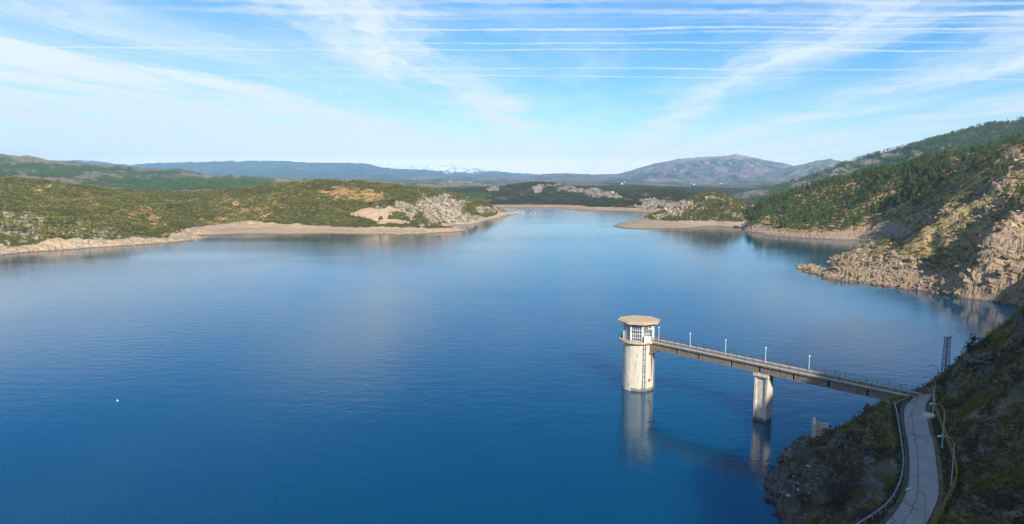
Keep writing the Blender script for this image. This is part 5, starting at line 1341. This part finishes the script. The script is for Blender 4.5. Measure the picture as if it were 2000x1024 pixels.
    for px, py, h, r0, sd, lev, nb, mt, lab in ((1680, 838, 3.9, .05, 3, 5, 3, TWIGD, 'small bare bush silhouetted against the water at the top of the bank'), (1648, 985, 7.5, .10, 14, 6, 3, TWIGD, 'large dark bare thicket tree on the lower bank'), (1722, 960, 5.2, .07, 25, 5, 4, TWIG, 'pale grey bare bush beside the guard rail'),
                                        (1700, 995, 4.6, .06, 26, 5, 4, TWIG, 'grey bare bush lower left of the guard rail bend'), (1612, 1010, 5.5, .07, 27, 5, 4, TWIGD, 'dark bare bush near the waterline at the bottom'), (1990, 660, 5.0, .07, 28, 5, 4, TWIG, 'bare brown tree on the skyline at the right edge'),
                                        (1900, 905, 3.4, .05, 33, 5, 3, TWIGD, 'dark bare bush on the slope right of the fence'), (1925, 885, 3.0, .05, 34, 5, 3, TWIGD, 'low dark bush on the slope near the right edge'), (1545, 1015, 3.4, .04, 35, 4, 3, TWIG, 'thin bare shrub at the water at the bottom edge')):
        q = hitA(px, py)
        if not q: q = G(px, py, 6)
        t = thing('bare_tree', lab, 'tree', q, random.uniform(0, 6), 'bare trees and bushes on the near slope')
        bare_tree(sd, h, r0, lev, .55, .22, nb).build('branches', mt, t); MB().tube([(0, 0, -.5), (.01, .0, h * .1), (0, 0, h * .2)], [r0 * 1.5, r0 * 1.3, r0], 6).build('trunk', mt, t)
    x, y, _ = D(1862, 722, 146); t = thing('bare_tree', 'bare tree with a dark clump of leaves beside the lattice mast', 'tree', (x, y, 6.2), 1.0, 'bare trees and bushes on the near slope')
    bare_tree(44, 5.6, .09, 5, .5, .2, 3).build('branches', TWIGD, t); MB().tube([(0, 0, -1), (0, 0, 1.2)], [.16, .11], 6).build('trunk', TWIGD, t)
    V, Fc = dome_crown(45, 1.5, 14, 12, .12, .5); mk('leaf_clump', V + np.array([.3, 0, 3.4]), Fc, SHRUBM, t)
    for px, py, s_, lab in ((1913, 684, 1.05, 'dark evergreen bush on the skyline of the near slope'), (1858, 748, .7, 'dark bush on the skyline behind the farthest street lamps'), (1840, 757, .5, 'small dark bush at the foot of the near skyline')):
        q = hitA(px, py) or D(px, py, 128); V, Fc = dome_crown(int(px), 3.0, 34, 26, .15, .62)
        t = thing('evergreen_bush', lab, 'bush', (q[0], q[1], q[2] - .3), 0, 'evergreen bushes on the near skyline'); t.scale = (s_ * 1.1, s_, s_)
        mk('crown', V, Fc, SHRUBM, t); limbs(int(px), 2.2, .09, 6).build('trunk', BARK, t)
near_growth()

# ------------------------------------------------------------ buoy and far village
def buoy():
    x, y, z = G(229.5, 783, 0); t = thing('buoy', 'small white and orange buoy alone on the open water', 'buoy', (x, y, 0)); t.scale = (.45,) * 3
    MB().lathe([(.1, -.35), (.42, -.15), (.5, .1), (.42, .32), (.2, .45)], 16).build('float', WHITE, t)
    MB().lathe([(.06, .44), (.06, .9), (.16, .95), (.16, 1.15), (.05, 1.2)], 10).build('marker', plain('orange_paint', (.7, .22, .05), .5), t)
buoy()
def village():
    X, Y, Z, soil, PX, PY = VSTORE['P']; vis = visible(X, Y, Z, .0006)
    # one house form, turned and scaled
    wall = MB().box(-6, 6, -4, 4, -2, 6); roof = MB().add([(-6.5, -4.6, 6), (6.5, -4.6, 6), (6.5, 4.6, 6), (-6.5, 4.6, 6), (-6.5, 0, 9), (6.5, 0, 9)], [(0, 1, 5, 4), (2, 3, 4, 5), (0, 4, 3), (1, 2, 5), (3, 2, 1, 0)])
    WM = plain('whitewash', (.80, .78, .74), .8); RM = plain('clay_tiles', (.34, .18, .12), .9); sw = sr = None
    g = random.Random(12); k = 0
    spots = [(g.gauss(888, 26), 359 - abs(g.gauss(0, 1.8))) for _ in range(44)] + [(g.uniform(960, 1300), g.uniform(353, 361)) for _ in range(8)] + [(g.uniform(1330, 1420), g.uniform(355, 361)) for _ in range(8)]
    mask = np.where(vis & (Y > 3000), 0, 1e6)
    for px, py in spots:
        q = np.unravel_index(np.argmin((PX - px) ** 2 + (PY - py) ** 2 * 4 + mask), X.shape); x, y, z = X[q] + g.uniform(-15, 15), Y[q] + g.uniform(-15, 15), Z[q]
        lab = 'tiny white house in the far village left of the channel' if px < 950 else ('tiny white house scattered on the far plain beyond the central hills' if px < 1310 else 'tiny white house at the foot of the big peak')
        t = thing('white_house', lab, 'house', (x, y, z), g.uniform(0, 3), 'white houses on the far plain'); s_ = g.uniform(.5, 1.1); t.scale = (s_, s_, s_)
        if sw is None: sw = wall.build('wall', WM, t); sr = roof.build('roof', RM, t)
        else:
            for o in (sw, sr): c = o.copy(); COL.objects.link(c); c.parent = t
village()
